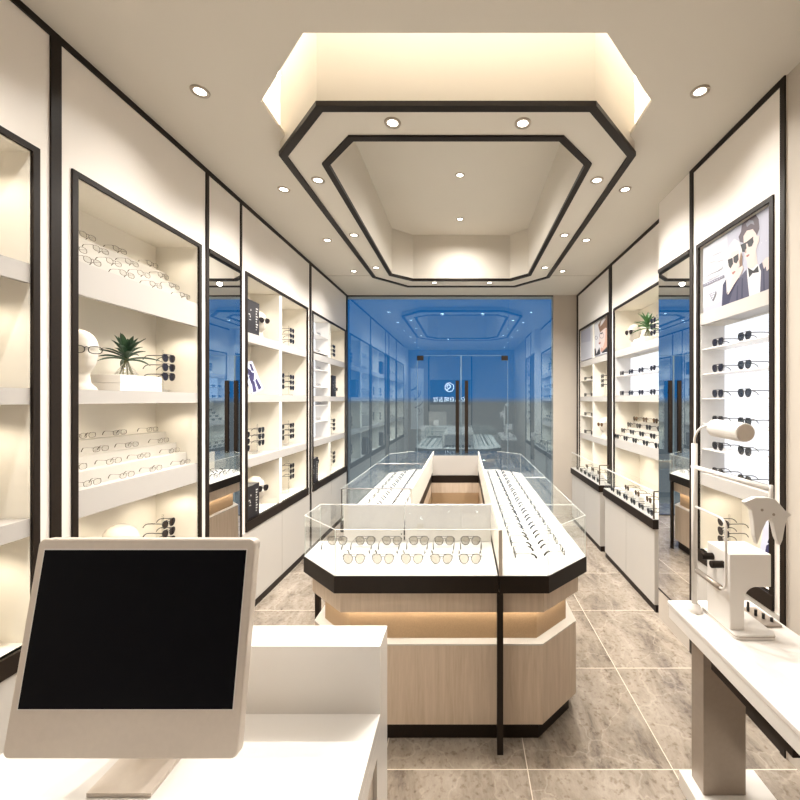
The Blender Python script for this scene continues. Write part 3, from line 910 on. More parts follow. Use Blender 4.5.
carton(XL - .10, XL - .012, 3.935, 4.09, .635, .885, -1, 'black box at the bottom left of the farthest left cabinet')

def plant(x, y, z, rz, label, boxlabels, bl, bh, nleaf, size, mat):
    """boxes under a clear conical vase with a spiky plant"""
    h0 = z
    for k, lab in enumerate(boxlabels):
        b = thing('display_book', lab, 'book', (x, y, h0), 'white display books')
        dx = .075; hb = bh
        obj('cover', box(B(), x - dx, x + dx, y - bl / 2, y + bl / 2, h0 + .0005, h0 + hb), M['white'], b, bevel=.002)
        obj('pages', box(B(), x - dx - .0008, x + dx + .0008, y - bl / 2 + .02, y + bl / 2 - .02, h0 + hb * .70, h0 + hb * .80), M['mark'], b)
        h0 += hb
    r = thing('potted_plant', label, 'plant', (x, y, h0))
    hv = .055 * size
    bm = lathe(B(), [(0, .001), (.042 * size, .001), (.043 * size, .004), (.010 * size, hv), (.008 * size, hv), (.039 * size, .006), (0, .005)], 18, (x, y, h0))
    obj('vase', bm, M['acrylic'], r, smooth=True)
    bm = B(); rnd = random.Random(3)
    for k in range(9):
        a = 2 * PI * k / 9
        tube(bm, [(x + .022 * size * math.cos(a), y + .022 * size * math.sin(a), h0 + .008), (x + .006 * math.cos(a), y + .006 * math.sin(a), h0 + hv * 1.1),
                  (x + .008 * math.cos(a + 1), y + .008 * math.sin(a + 1), h0 + hv * 1.5)], .0022 * size, 5)
    obj('stem', bm, M['stem'], r)
    bm = B()
    for k in range(nleaf):
        a = 2.399 * k + rnd.uniform(-.2, .2)
        lv = k / nleaf
        L_ = (.088 + .042 * rnd.random()) * size
        el = .18 + 1.2 * lv + rnd.uniform(-.15, .15)
        base = Vector((x, y, h0 + hv * 1.15 + .03 * lv * size))
        d = Vector((math.cos(a) * math.cos(el), math.sin(a) * math.cos(el), math.sin(el)))
        side = Vector((-math.sin(a), math.cos(a), 0))
        up = side.cross(d) * -1
        prev = None
        n = 7
        for i in range(n + 1):
            t = i / n
            w = .0105 * size * (math.sin(PI * min(t * .9 + .12, 1)) ** .8) * (1 if t < .98 else .1)
            c = base + d * L_ * t + Vector((0, 0, -1)) * L_ * .28 * t * t * (1.2 - .6 * lv)
            q = [bm.verts.new(c - side * w + Vector((0, 0, w * .5))), bm.verts.new(c - Vector((0, 0, .0012))), bm.verts.new(c + side * w + Vector((0, 0, w * .5)))]
            if prev:
                for m in (0, 1):
                    bm.faces.new((prev[m], prev[m + 1], q[m + 1], q[m]))
            prev = q
    o = obj('leaves', bm, mat, r, recalc=False)
    md = o.modifiers.new('thick', 'SOLIDIFY'); md.thickness = .0012
    return r
plant(XL - .10, 1.872, 1.505, 0, 'dark green spiky plant in a clear vase on white books, left niche',
      ('lower of two white books under the left plant', 'upper of two white books under the left plant'), .24, .036, 24, 1.12, M['leaf'])
plant(XR + .095, 3.33, 1.93, 0, 'bright green spiky plant in a clear vase on the right cabinet',
      ('white box under the bright green plant on the right',), .21, .05, 26, 1.2, M['leaf2'])

def card(x, y, z, rz, tilt, w, h, label, roll=0):
    r = thing('photo_card', label, 'picture', (0, 0, 0), 'leaning photo cards')
    bm = box(B(), -w / 2, w / 2, -.003, .003, 0, h)
    for pts in (((-.4, .05), (-.1, .02), (.05, .35), (-.15, .45)), ((.1, .03), (.4, .05), (.3, .42), (.12, .36)), ((-.22, .62), (.05, .55), (.12, .72), (-.1, .85)),
                ((.15, .70), (.34, .66), (.36, .9), (.2, .95)), ((-.28, .30), (.08, .42), (.3, .60), (.05, .68), (-.25, .56))):
        n0 = len(bm.faces); extrude_poly(bm, [(u * w, -.0036, v * h) for u, v in pts], (0, .0004, 0)); bm.faces.ensure_lookup_table()
        for f in bm.faces[n0:]: f.material_index = 1
    obj('card', bm, [M['bluepaper'], M['navy']], r)
    r.location = (x, y, z + abs(math.sin(roll)) * w / 2); r.rotation_euler = (tilt, roll, rz)
    return r
card(XL - .06, 2.985, 1.507, PI / 2 - .25, -.12, .115, .225, 'tilted photo card with dark figures on the second left cabinet shelf', -.38)
card(XN + .09, 1.85, .637, -PI / 2 + .35, -.2, .10, .26, 'leaning photo card seen through the notch of the white test plate')

# ------------------------------------------------------------------ posters
def art(root, W, s, K, cx, cy, sc, layers, d):
    """flat printed figures: outline points are in the drawing of the poster, put on the poster plane"""
    for n, (mat, pts) in enumerate(layers):
        off = W + s * (d - .0004 - .00008 * n)
        q = []
        for (x, y) in pts:
            px, py = cx + x / sc, cy + y / sc
            Y = K / (px - 464); q.append((off, Y, min(CAMZ + (400 - py) * Y / 400, 2.3105)))
        yield mat, q
def poster(name, label, W, s, K, cx, cy, sc, quad, layers, d=.012):
    K = K * (W + s * d) / W
    pts = []
    for (x, y) in quad:
        px, py = cx + x / sc, cy + y / sc
        Y = K / (px - 464); pts.append((W + s * d, Y, min(CAMZ + (400 - py) * Y / 400, 2.3105)))
    ys = [p[1] for p in pts]; zs = [p[2] for p in pts]
    r = thing('poster', label, 'poster', (W, sum(ys) / 4, min(zs)), 'posters in the right cabinets')
    obj('backing', box(B(), W + s * d, W + s * (d + .02), min(ys), max(ys), min(zs), max(zs)), M['poster_bg'], r)
    mats = []; bm = B()
    for mat, q in art(r, W, s, K, cx, cy, sc, layers, d):
        if mat not in mats: mats.append(mat)
        f = bm.faces.new([bm.verts.new(p) for p in q]); f.material_index = mats.index(mat)
    obj('artwork', bm, [M[m] for m in mats], r, recalc=False)
    return r
def pcol(n, c): M[n] = emit(n, c, .04, .50)
pcol('poster_bg', (.62, .62, .74)); pcol('p_hair', (.10, .065, .085)); pcol('p_skin', (.90, .74, .68)); pcol('p_white', (.93, .91, .93))
pcol('p_black', (.012, .011, .016)); pcol('p_navy', (.030, .028, .085)); pcol('p_red', (.42, .12, .10)); pcol('p_blonde', (.88, .84, .83))
pcol('p_grey', (.25, .24, .30)); pcol('p_shade', (.52, .36, .32)); pcol('p_stripe', (.09, .085, .15)); pcol('p_light', (.80, .80, .88)); pcol('p_face2', (.80, .46, .34))
pcol('p_hair2', (.30, .17, .10))
lay = [
    ('p_light', ((80, 420), (230, 330), (230, 560), (190, 745), (80, 790))),
    ('p_navy', ((196, 776), (202, 645), (228, 600), (234, 690), (252, 655), (300, 600), (300, 735))),
    ('p_stripe', ((240, 758), (262, 690), (290, 620), (335, 565), (352, 545), (368, 716))),
    ('p_stripe', ((428, 520), (445, 506), (490, 545), (490, 668), (432, 692))),
    ('p_navy', ((285, 742), (290, 650), (297, 648), (296, 739))), ('p_navy', ((315, 732), (320, 605), (327, 600), (326, 729))), ('p_navy', ((452, 686), (450, 540), (458, 535), (462, 682))),
    ('p_white', ((350, 548), (420, 515), (438, 560), (432, 692), (366, 716), (356, 620))),
    ('p_skin', ((352, 500), (408, 440), (416, 515), (388, 545), (356, 540))),
    ('p_hair', ((308, 380), (300, 350), (315, 318), (320, 275), (345, 228), (375, 206), (405, 208), (424, 240), (428, 300), (414, 340), (400, 380), (340, 390))),
    ('p_skin', ((330, 345), (350, 312), (388, 302), (408, 330), (414, 345), (428, 340), (426, 380), (414, 400), (400, 470), (375, 512), (352, 500), (340, 470), (334, 430))),
    ('p_grey', ((345, 270), (365, 245), (390, 250), (398, 275), (375, 268), (352, 290))),
    ('p_black', ((312, 405), (346, 390), (350, 418), (338, 444), (320, 440), (312, 425))), ('p_black', ((354, 388), (388, 354), (394, 380), (382, 408), (362, 412))),
    ('p_black', ((310, 408), (310, 400), (350, 380), (390, 348), (392, 356), (350, 392))),
    ('p_red', ((344, 468), (362, 456), (370, 460), (356, 474))), ('p_shade', ((340, 425), (347, 430), (350, 446), (340, 450))),
    ('p_black', ((358, 538), (386, 556), (394, 556), (420, 526), (426, 566), (396, 572), (388, 572), (366, 600))),
    ('p_blonde', ((228, 700), (225, 600), (228, 480), (243, 405), (275, 362), (306, 378), (322, 430), (322, 500), (300, 540), (268, 610))),
    ('p_skin', ((238, 480), (262, 440), (300, 430), (312, 485), (296, 550), (262, 592), (246, 545))),
    ('p_black', ((234, 490), (264, 478), (268, 515), (252, 545), (240, 530))), ('p_black', ((268, 474), (300, 453), (302, 490), (288, 514), (271, 506))),
    ('p_red', ((258, 572), (274, 560), (284, 562), (268, 582))),
    ('p_hair2', ((306, 500), (316, 440), (326, 470), (322, 530), (310, 545))),
    ('p_skin', ((262, 600), (298, 545), (326, 525), (334, 540), (318, 575), (272, 645), (242, 700), (232, 705))),
    ('p_skin', ((448, 505), (470, 478), (490, 472), (490, 545), (476, 560), (468, 530), (458, 548))),
    ('p_white', ((440, 385), (444, 383), (444, 388), (440, 390))), ('p_white', ((470, 372), (474, 370), (474, 376), (470, 378))),
    ('p_grey', ((84, 642), (214, 582), (214, 600), (84, 660))),
]
for k in range(8):
    lay.append(('p_light', ((92 + 15 * k, 645 - 6.9 * k), (99 + 15 * k, 641.8 - 6.9 * k), (99 + 15 * k, 646 - 6.9 * k), (92 + 15 * k, 649 - 6.9 * k))))
for (a, b, c_, t) in ((130, 195, 448, 8), (110, 190, 485, 7), (150, 205, 500, 10), (100, 200, 545, 18), (95, 190, 585, 8)):
    lay.append(('p_white', ((a, c_ + .48 * (160 - a)), (b, c_ + .48 * (160 - b)), (b, c_ + t + .48 * (160 - b)), (a, c_ + t + .48 * (160 - a)))))
lay += [('p_grey', ((122, 702), (167, 682), (145, 748))), ('p_light', ((129, 704), (159, 690), (145, 736))), ('p_grey', ((134, 709), (155, 699), (152, 706), (136, 714))), ('p_grey', ((139, 720), (149, 715), (145, 726)))]
poster('poster', 'large poster of a couple in black sunglasses, man in bow tie', XN, 1, 526.8, 690, 180, 6.15,
       ((82, 404), (490, 130), (490, 670), (82, 800)), lay)
lay2 = [
    ('p_white', ((165, 190), (302, 108), (302, 418), (165, 464))), ('p_light', ((80, 345), (165, 330), (165, 462), (80, 488))),
    ('p_black', ((178, 452), (190, 395), (205, 385), (212, 430), (236, 378), (244, 432), (220, 442))), ('p_black', ((255, 428), (266, 388), (302, 360), (302, 412))),
    ('p_face2', ((244, 388), (262, 330), (300, 320), (302, 368), (262, 410), (246, 420))),
    ('p_skin', ((238, 280), (252, 240), (296, 215), (302, 250), (302, 320), (272, 388), (246, 378), (236, 350), (230, 330))),
    ('p_face2', ((285, 235), (302, 228), (302, 330), (274, 380), (262, 385), (280, 330))),
    ('p_hair2', ((226, 200), (248, 152), (288, 112), (302, 118), (302, 230), (286, 222), (262, 240), (240, 262))),
    ('p_blonde', ((250, 170), (275, 145), (285, 150), (262, 190), (240, 215))),
    ('p_red', ((228, 345), (244, 334), (248, 346), (234, 356))),
    ('p_black', ((244, 268), (262, 256), (266, 264), (248, 276))),
]
for (x, y, r_) in ((254, 284, 24), (212, 302, 15)):
    for k in range(12):
        a, b = 2 * PI * k / 12, 2 * PI * (k + 1) / 12
        lay2.append(('p_grey', tuple((x + q * math.cos(t) * (.8), y + q * math.sin(t)) for q, t in ((r_, a), (r_, b), (r_ - 4, b), (r_ - 4, a)))))
poster('poster', 'poster of a red-lipped woman in round glasses on the far right cabinet', XR, 1, 573.5, 570, 300, 8.0,
       ((89, 236), (302, 106), (302, 420), (89, 487)), lay2)

# ------------------------------------------------------------------ central island
ZK, ZG = .735, .925
oct_f = [(-.539, 1.66), (.143, 1.66), (.143, 2.077), (-.75, 2.077), (-.75, 1.87)]
oct_r = [(.147, 1.66), (.3526, 1.66), (.573, 1.87), (.573, 4.0), (.35, 4.215), (.147, 4.215)]
oct_l = [(-.75, 2.427), (-.315, 2.427), (-.315, 4.215), (-.53, 4.215), (-.75, 4.0)]
oct_b = [(-.311, 3.88), (.143, 3.88), (.143, 4.215), (-.311, 4.215)]
def island(poly, outer, label, loc):
    """outer: 1 for an edge on the shop side, 0 for an edge that meets a neighbour or the staff side"""
    r = thing('display_counter', label, 'counter', loc, 'glass counters of the central island')
    q = lambda d: [d if e else 0 for e in outer]
    obj('counter_band', prism(B(), poly, .662, ZK - .002), M['bronze'], r)
    obj('deck', prism(B(), offset(poly, [.003] * len(poly)), ZK - .002, ZK), M['deck'], r)
    obj('apron', prism(B(), offset(poly, q(.035)), .565, .6615), M['wood'], r)
    obj('recess', prism(B(), offset(poly, q(.088)), .4255, .5645), M['tan'], r)
    obj('ledge', prism(B(), offset(poly, q(.044)), .419, .425), M['deck'], r)
    obj('cabinet_body', prism(B(), offset(poly, q(.045)), .082, .4185), M['wood'], r)
    obj('plinth', prism(B(), offset(poly, q(.075)), 0, .081), M['bronze'], r)
    n = len(poly)
    for i in range(n):   # light tape under the apron
        if not outer[i]: continue
        a, b = Vector(poly[i]), Vector(poly[(i + 1) % n])
        inn = offset(poly, q(.060)); in3 = offset(poly, q(.072))
        bm = prism(B(), [inn[i], inn[(i + 1) % n], in3[(i + 1) % n], in3[i]], .560, .5648)
        obj('light_strip', bm, M['led2'], r)
    return r
M['led2'] = emit('counter_led_tape', (1, .90, .76), 24)
def gpane(root, p, q, z0=ZK, z1=ZG, t=.006, mat='case', name='glass_pane'):
    p, q = Vector(p), Vector(q); d = (q - p).normalized(); n = Vector((-d.y, d.x)) * t
    bm = prism(B(), [tuple(p), tuple(q), tuple(q + n), tuple(p + n)], z0 + .0005, z1)
    return obj(name, bm, M[mat], root)
def edge_rail(root, segs, mat='edge', name='glass_edge', z=ZG, r=.0015):
    bm = B()
    for a, b in segs:
        tube(bm, [(a[0], a[1], z), (b[0], b[1], z)], r, 4)
    return obj(name, bm, M[mat], root)
isF = island(oct_f, (1, 0, 0, 1, 1), 'front glass counter of the island with two rows of pale sunglasses', (-.3, 1.87, 0))
isR = island(oct_r, (1, 1, 1, 1, 1, 0), 'long right glass counter of the island, right of the dark post', (.35, 2.9, 0))
isL = island(oct_l, (1, 0, 1, 1, 1), 'left glass counter of the island, behind the front one', (-.53, 3.3, 0))
isB = island(oct_b, (0, 0, 1, 0), 'short glass counter closing the far end of the island', (-.08, 4.05, 0))
k4 = lambda poly: offset(poly, .006)
f_ = k4(oct_f)
gpane(isF, f_[0], f_[1], name='front_glass'); gpane(isF, f_[4], f_[0], name='corner_glass'); gpane(isF, f_[3], f_[4], name='side_glass')
obj('top_glass', prism(B(), f_, ZG, ZG + .005), M['case'], isF)
gpane(isF, (-.62, 2.070), (-.742, 2.070), name='back_glass')
obj('rear_door', box(B(), -.62, -.308, 2.062, 2.074, ZK + .001, ZG - .001), M['white'], isF)
obj('rear_door', box(B(), -.304, .139, 2.062, 2.074, ZK + .001, ZG - .001), M['white'], isF)
bm = box(B(), -.3105, -.3035, 2.058, 2.062, .77, .805); box(bm, -.3105, -.3035, 2.058, 2.062, .745, .762)
box(bm, -.325, -.319, 2.058, 2.062, .772, .778)
obj('lock', bm, M['black'], isF)
obj('post', box(B(), -.757, -.733, 2.030, 2.055, 0, .6615), M['bronze'], isF)
edge_rail(isF, ((f_[0], f_[1]), (f_[4], f_[0]), (f_[3], f_[4]), (f_[3], f_[2])), 'white')
bm = B()
for p in (f_[0], f_[4], f_[3]): tube(bm, [(p[0], p[1], ZK), (p[0], p[1], ZG)], .0014, 4)
obj('corner_seam', bm, M['edge'], isF)
r_ = k4(oct_r)
gpane(isR, r_[0], r_[1], name='front_glass'); gpane(isR, r_[1], r_[2], name='corner_glass'); gpane(isR, r_[2], r_[3], name='side_glass')
gpane(isR, r_[3], r_[4], name='corner_glass'); gpane(isR, r_[4], r_[5], name='back_glass')
for a, b in ((1.668, 2.055), (2.065, 2.782), (2.792, 4.205)):
    pl = [p for p in r_]
    # clip the top to the span a..b along the counter
    def clip(poly, ya, yb):
        for sgn, lim in ((1, ya), (-1, yb)):
            out = []
            for i in range(len(poly)):
                p, q = poly[i], poly[(i + 1) % len(poly)]
                ip, iq = sgn * (p[1] - lim) >= 0, sgn * (q[1] - lim) >= 0
                if ip: out.append(p)
                if ip != iq:
                    t = (lim - p[1]) / (q[1] - p[1]); out.append((p[0] + (q[0] - p[0]) * t, lim))
            poly = out
        return poly
    obj('top_glass', prism(B(), clip(pl, a, b), ZG, ZG + .005), M['case'], isR)
for y in (2.06, 2.787):
    gpane(isR, (.158, y), (.565, y), name='partition')
obj('rear_panel', box(B(), .1475, .157, 1.667, 4.21, ZK + .001, ZG - .001), M['niche'], isR)
edge_rail(isR, ((r_[0], r_[1]), (r_[1], r_[2]), (r_[2], r_[3]), (r_[3], r_[4]), ((.152, 1.67), (.152, 4.2))), 'edge')
edge_rail(isR, (((.16, 2.06), (.565, 2.06)), ((.16, 2.787), (.565, 2.787))), 'edge', 'partition_edge')
bm = B()
for p in (r_[1], r_[2], r_[3]): tube(bm, [(p[0], p[1], ZK), (p[0], p[1], ZG)], .0014, 4)
obj('corner_seam', bm, M['edge'], isR)
bm = box(B(), .137, .162, 1.650, 1.676, 0, .6615)
obj('post', bm, M['bronze'], isR)
obj('post', box(B(), .558, .582, 3.94, 3.966, 0, .6615), M['bronze'], isR)
obj('divider_strip', box(B(), .1445, .1595, 1.660, 1.6665, ZK, ZG), M['alu'], isR)
l_ = k4(oct_l)
gpane(isL, l_[0], l_[1], name='end_glass'); gpane(isL, l_[4], l_[0], name='side_glass'); gpane(isL, l_[3], l_[4], name='corner_glass'); gpane(isL, l_[2], l_[3], name='back_glass')
for a, b in ((2.433, 3.37), (3.38, 4.209)):
    obj('top_glass', prism(B(), clip(l_, a, b), ZG, ZG + .005), M['case'], isL)
gpane(isL, (-.74, 3.375), (-.33, 3.375), name='partition')
obj('rear_panel', box(B(), -.327, -.3155, 2.44, 4.21, ZK + .001, ZG - .001), M['niche'], isL)
edge_rail(isL, ((l_[0], l_[1]), ((-.74, 3.375), (-.33, 3.375))), 'steel', 'frame_edge', r=.004)
edge_rail(isL, ((l_[4], l_[0]), (l_[3], l_[4])), 'edge')
bm = B(); tube(bm, [(l_[0][0], l_[0][1], ZK), (l_[0][0], l_[0][1], ZG)], .004, 4)
obj('corner_seam', bm, M['steel'], isL)
obj('rear_panel', box(B(), -.305, .138, 3.881, 3.892, ZK + .001, ZG - .001), M['fascia'], isB)
gpane(isB, (.14, 4.209), (-.305, 4.209), name='back_glass')
obj('top_glass', box(B(), -.305, .138, 3.893, 4.209, ZG, ZG + .005), M['case'], isB)
# goods on the island
zd = ZK + .0008
for j, px in enumerate((337.5, 365.5, 392, 419, 444.5, 470.6)):
    y = 1.99; x = (px - 464) * y / 400
    pair('pale', (x, y, zd + .006), PI, f'pale sunglasses, {ORD[j]} from left in back row of front island case', 'sunglasses in the front island case', True).scale = (1.08,) * 3
for j, px in enumerate((354, 383, 412, 441.5, 470)):
    y = 1.775; x = (px - 464) * y / 400
    pair('pale', (x, y, zd + .001), 0, f'pale sunglasses, {ORD[j]} from left in front row of front island case', 'sunglasses in the front island case', True).scale = (1.08,) * 3
for j in range(15):
    y = 1.86 + j * .148
    pair('deck', (.235, y, zd), RR, f'dark glasses, left file of the long right island case, {ORD[j]} from near end', 'glasses in the long right island case', j < 8)
    pair('deck', (.465, y + .03, zd), RL, f'dark glasses, right file of the long right island case, {ORD[j]} from near end', 'glasses in the long right island case', j < 8)
for j in range(11):
    y = 2.52 + j * .148
    pair('deck', (-.665, y, zd), RR, f'dark glasses, left file of the left island case, {ORD[j]} from near end', 'glasses in the left island case')
    pair('deck', (-.40, y + .03, zd), RL, f'dark glasses, right file of the left island case, {ORD[j]} from near end', 'glasses in the left island case')
for j in range(4):
    pair('sun', (-.24 + j * .1, 4.06, zd), 0, f'dark sunglasses in the far end island case, {ORD[j]} from left', 'sunglasses in the far end case')

# ------------------------------------------------------------------ reception desk and monitor
DZ_ = .715
dk = thing('reception_desk', 'white reception desk with raised front ledge at the lower left', 'desk', (-.6, .7, 0))
XD = -.2
obj('worktop', box(B(), -.98, XD, .30, .955, DZ_ - .03, DZ_), M['white'], dk)
bm = box(B(), -.98, XD, .955, 1.042, 0, .877)
obj('raised_ledge', bm, M['white'], dk)
bm = box(B(), XD - .03, XD, .30, .9545, 0, .05); box(bm, XD - .03, XD, .30, .33, .05, DZ_ - .031); box(bm, XD - .03, XD, .92, .9545, .05, DZ_ - .031); box(bm, XD - .03, XD, .33, .92, DZ_ - .075, DZ_ - .031)
obj('end_frame', bm, M['white'], dk)
obj('side_leg', box(B(), -.98, -.95, .30, .9545, 0, DZ_ - .031), M['white'], dk)
obj('end_panel', box(B(), XD - .03, XD - .008, .331, .919, .051, DZ_ - .076), M['alu'], dk)

t = math.radians(9.8)
v = Vector((0, math.sin(t), math.cos(t))); nrm = Vector((0, -math.cos(t), math.sin(t)))
W_, H_ = .424, .380
org = Vector((-.621, .72, .818))
mon = thing('computer_monitor', 'large silver monitor with black screen on the reception desk', 'monitor', (-.65, .84, DZ_))
def rr(w, h, r, n=6):
    pts = []
    for cx, cy, a0 in ((w / 2 - r, h - r, 0), (-w / 2 + r, h - r, 90), (-w / 2 + r, r, 180), (w / 2 - r, r, 270)):
        for k in range(n + 1):
            a = math.radians(a0 + 90 * k / n); pts.append((cx + r * math.cos(a), cy + r * math.sin(a)))
    return pts
bm = B()
extrude_poly(bm, [org + Vector((x, 0, 0)) + v * y for x, y in rr(W_, H_, .012)], -nrm * .022)
obj('housing', bm, M['alu'], mon, bevel=.003)
sx0, sx1, sy0, sy1 = -W_ / 2 + .0155, W_ / 2 - .0155, .0815, H_ - .0205
bm = B()
f1 = [org + nrm * .0005 + Vector((x, 0, 0)) + v * y for x, y in ((sx0 - .002, sy0 - .002), (sx1 + .002, sy0 - .002), (sx1 + .002, sy1 + .002), (sx0 - .002, sy1 + .002))]
extrude_poly(bm, f1, -nrm * .002)
obj('bezel', bm, M['white'], mon)
bm = B()
f2 = [org + nrm * .0012 + Vector((x, 0, 0)) + v * y for x, y in ((sx0, sy0), (sx1, sy0), (sx1, sy1), (sx0, sy1))]
extrude_poly(bm, f2, -nrm * .002)
obj('screen', bm, M['screen'], mon)
bm = B()
pr = [(.755, 0), (.90, 0), (.935, .006), (.945, .02), (.94, .04), (.795, .28), (.788, .275), (.925, .04), (.928, .024), (.92, .012), (.90, .007), (.755, .007)]
extrude_poly(bm, [(-.713, y, DZ_ + .0008 + z) for y, z in pr], (.122, 0, 0))
obj('stand', bm, M['alu'], mon)

# ------------------------------------------------------------------ test table at the right
TZ = .665
tb = thing('test_table', 'long white eye test table with taupe legs at the lower right', 'table', (.97, .95, 0))
obj('tabletop', box(B(), .812, 1.14, .25, 1.60, TZ - .018, TZ), M['devwhite'], tb, bevel=.004)
obj('table_edge', box(B(), .816, 1.135, .255, 1.595, TZ - .066, TZ - .0185), M['devwhite'], tb, bevel=.003)
for a, b in ((1.420, 1.494), (.70, .774)):
    obj('leg', box(B(), .85, 1.0, a, b, .062, TZ - .067), M['leg'], tb)
obj('plinth', box(B(), .816, 1.10, .60, 1.52, 0, .061), M['devwhite'], tb, bevel=.003)
obj('rail', box(B(), .822, .845, 1.0, 1.33, TZ - .095, TZ - .067), M['bronze'], tb)

st = thing('instrument_stand', 'white pole stand with lamp, crossbar and winged test plate on the table', 'stand', (.874, 1.517, TZ))
px_, py_ = .874, 1.517
obj('foot', lathe(B(), [(0, .001), (.026, .001), (.026, .012), (.016, .03), (0, .03)], 20, (px_, py_, TZ)), M['devwhite'], st, smooth=False)
obj('pole', tube(B(), [(px_, py_, TZ + .02), (px_, py_, 1.30)], .0105, 14), M['devwhite'], st, smooth=True)
arc = [(px_, py_, 1.29)] + [(px_ + .052 * (1 - math.cos(a)), py_, 1.31 + .058 * math.sin(a)) for a in [PI / 2 * k / 8 for k in range(9)]] + [(.951, 1.52, 1.368)]
obj('lamp_arm', tube(B(), arc, .0045, 8), M['devwhite'], st, smooth=True)
la, lb = Vector((.951, 1.53, 1.360)), Vector((.936, 1.33, 1.356))
bm = B()
dd = (lb - la).normalized()
pts = [la - dd * .002, la + dd * .006, la + dd * .02, lb - dd * .02, lb]
n0 = []
for p, rad in ((la, .018), (la + dd * .008, .028), (la + dd * .022, .033), (lb - dd * .03, .033), (lb, .031)):
    a = dd.cross(Vector((0, 0, 1))).normalized(); b = dd.cross(a)
    n0.append([bm.verts.new(p + a * rad * math.cos(2 * PI * k / 22) + b * rad * math.sin(2 * PI * k / 22)) for k in range(22)])
for A, C in zip(n0, n0[1:]):
    for k in range(22):
        bm.faces.new((A[k], A[(k + 1) % 22], C[(k + 1) % 22], C[k]))
bm.faces.new(n0[0]); bm.faces.new(n0[-1])
lh = obj('lamp_head', bm, M['devwhite'], st, smooth=False, bevel=.002)
bm = B()
q_ = [lb + dd * .0006 + a * .027 * math.cos(2 * PI * k / 22) + b * .027 * math.sin(2 * PI * k / 22) for k in range(22)]
extrude_poly(bm, q_, dd * .002)
obj('lamp_lens', bm, M['alu'], lh)
obj('crossbar', tube(B(), [(px_, py_ + .012, 1.211), (px_, 1.142, 1.211)], .0085, 12), M['devwhite'], st, smooth=True)
obj('hanger', tube(B(), [(.876, 1.142, 1.222), (.876, 1.142, 1.16)], .006, 10), M['devwhite'], st, smooth=True)
wing = [(744.4, 502.5), (756, 497.5), (767, 497.5), (775, 499), (781, 505), (786, 511), (792, 514.5), (787.5, 519), (785, 528), (783, 540), (780.5, 546), (777, 538), (774, 524), (771.5, 519),
        (767, 521), (762, 532), (757.5, 545), (755, 536), (753.5, 520), (752, 510)]
yw = 1.13
bm = B()
extrude_poly(bm, [((x - 464) * yw / 400, yw, CAMZ + (400 - y) * yw / 400) for x, y in wing], (0, .018, 0))
pl_ = obj('test_plate', bm, M['devwhite'], st, bevel=.0025)
bm = B()
for x, y in ((762, 510), (773.6, 514.5)):
    c = Vector(((x - 464) * yw / 400, yw, CAMZ + (400 - y) * yw / 400))
    tube(bm, [c + Vector((0, -.001, 0)), c + Vector((0, .002, 0))], .004, 10)
obj('eye_aperture', bm, M['leg'], pl_)
lp = []
y0_, y1_, z0_, z1_, rc = 1.335, 1.517, .825, 1.063, .028
for cy, cz, a0 in ((y0_ + rc, z1_ - rc, 90), (y0_ + rc, z0_ + rc, 180)):
    for k in range(6):
        a = math.radians(a0 + 90 * k / 5); lp.append((px_, cy + rc * math.cos(a), cz + rc * math.sin(a)))
lp = [(px_, y1_, z1_)] + lp + [(px_, y1_, z0_)]
obj('grab_loop', tube(B(), lp, .0045, 8), M['devwhite'], st, smooth=True)
obj('grip', tube(B(), [(px_, y0_ + .03, z0_), (px_, y1_ - .02, z0_)], .010, 12), M['leg'], st, smooth=True)

ins = thing('eye_test_instrument', 'boxy white eye test instrument with two dark knobs on the table', 'instrument', (.97, 1.43, TZ))
bm = prism(B(), [(x + .9745, y + 1.33) for x, y in rr(.139, .205, .018)], TZ + .0008, TZ + .017)
obj('base_plate', bm, M['devwhite'], ins, bevel=.002)
bm = prism(B(), [(x + .9745, y + 1.32925) for x, y in rr(.1405, .2065, .018)], TZ + .0095, TZ + .0115)
obj('base_seam', bm, M['leg'], ins)
prf = [(.905, .682), (.954, .682)] + [(.954 + .04 * (1 - math.cos(a)), .786 + .042 * math.sin(a)) for a in [PI / 2 * k / 7 for k in range(8)]] + [(1.045, .828), (1.045, .940), (.905, .940)]
bm = B(); extrude_poly(bm, [(x, 1.36, z) for x, z in prf], (0, .13, 0))
obj('body', bm, M['devwhite'], ins, bevel=.003)
for y, z in ((1.455, .897), (1.395, .892)):
    obj('knob', tube(B(), [(.904, y, z), (.862, y, z)], .0125, 14), M['bronze'], ins, smooth=False)
tr = thing('lens_tray', 'small grey tray with black pegs beside the boxy instrument', 'tray', (1.085, 1.47, TZ))
obj('tray', box(B(), 1.052, 1.118, 1.405, 1.53, TZ + .0008, TZ + .008), M['leg'], tr)
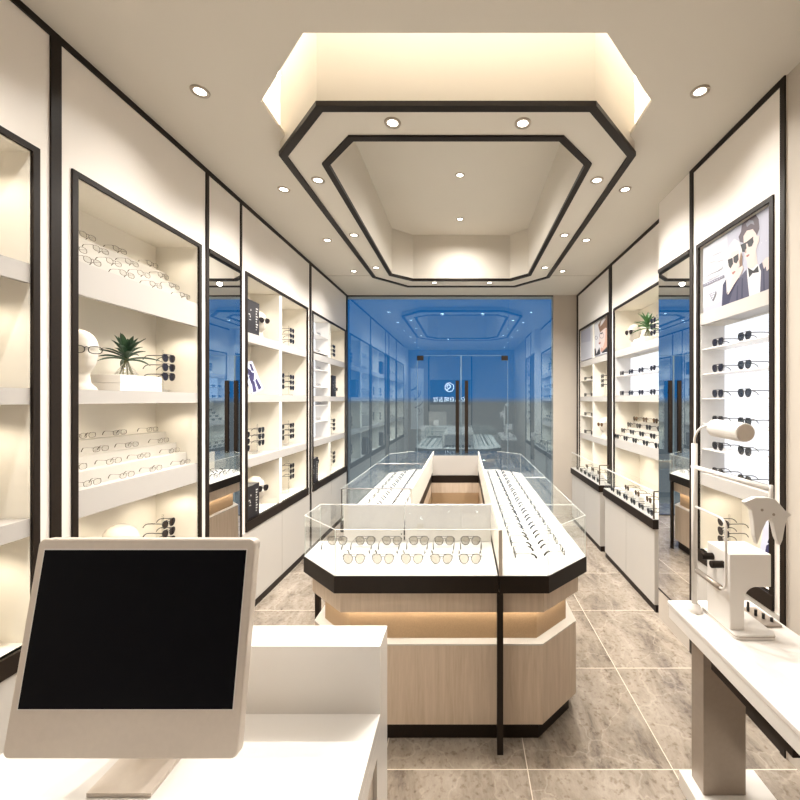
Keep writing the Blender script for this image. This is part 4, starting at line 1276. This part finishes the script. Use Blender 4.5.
for x, y, h_ in ((1.065, 1.50, .035), (1.072, 1.47, .022), (1.085, 1.45, .018), (1.10, 1.43, .014)):
    obj('peg', tube(B(), [(x, y, TZ + .008), (x, y, TZ + .008 + h_)], .005, 8), M['black'], tr)

# ------------------------------------------------------------------ world, camera, view
w = bpy.data.worlds.new('sky'); S.world = w; w.use_nodes = True
nt = w.node_tree; nt.nodes.clear()
out = nt.nodes.new('ShaderNodeOutputWorld'); bg = nt.nodes.new('ShaderNodeBackground')
tc = nt.nodes.new('ShaderNodeTexCoord'); sp = nt.nodes.new('ShaderNodeSeparateXYZ')
r = nt.nodes.new('ShaderNodeValToRGB')
e = r.color_ramp.elements
e[0].position = 0; e[0].color = (.145, .17, .19, 1)
e[1].position = 1; e[1].color = (.010, .10, .34, 1)
a = e.new(.499); a.color = (.145, .17, .19, 1)
a = e.new(.501); a.color = (.022, .17, .45, 1)
a = e.new(.62); a.color = (.016, .145, .42, 1)
mr = nt.nodes.new('ShaderNodeMapRange'); mr.inputs['From Min'].default_value = -1; mr.inputs['From Max'].default_value = 1
nt.links.new(tc.outputs['Generated'], sp.inputs[0]); nt.links.new(sp.outputs['Z'], mr.inputs['Value'])
nt.links.new(mr.outputs['Result'], r.inputs['Fac']); nt.links.new(r.outputs['Color'], bg.inputs['Color'])
nt.links.new(bg.outputs[0], out.inputs['Surface'])

cam = bpy.data.cameras.new('camera'); co = bpy.data.objects.new('camera', cam); COL.objects.link(co)
co.location = (0, 0, CAMZ); co.rotation_euler = (PI / 2, 0, 0)
cam.sensor_width = 36; cam.lens = 18; cam.shift_x = -.08; cam.clip_start = .02
S.camera = co
S.view_settings.view_transform = 'Standard'; S.view_settings.look = 'None'
S.view_settings.exposure = 0.08; S.view_settings.gamma = 1; S.view_settings.use_curve_mapping = False
S.cycles.max_bounces = 14; S.cycles.transparent_max_bounces = 32; S.cycles.diffuse_bounces = 6; S.cycles.glossy_bounces = 6
S.cycles.sample_clamp_indirect = 6
S.cycles.use_denoising = True
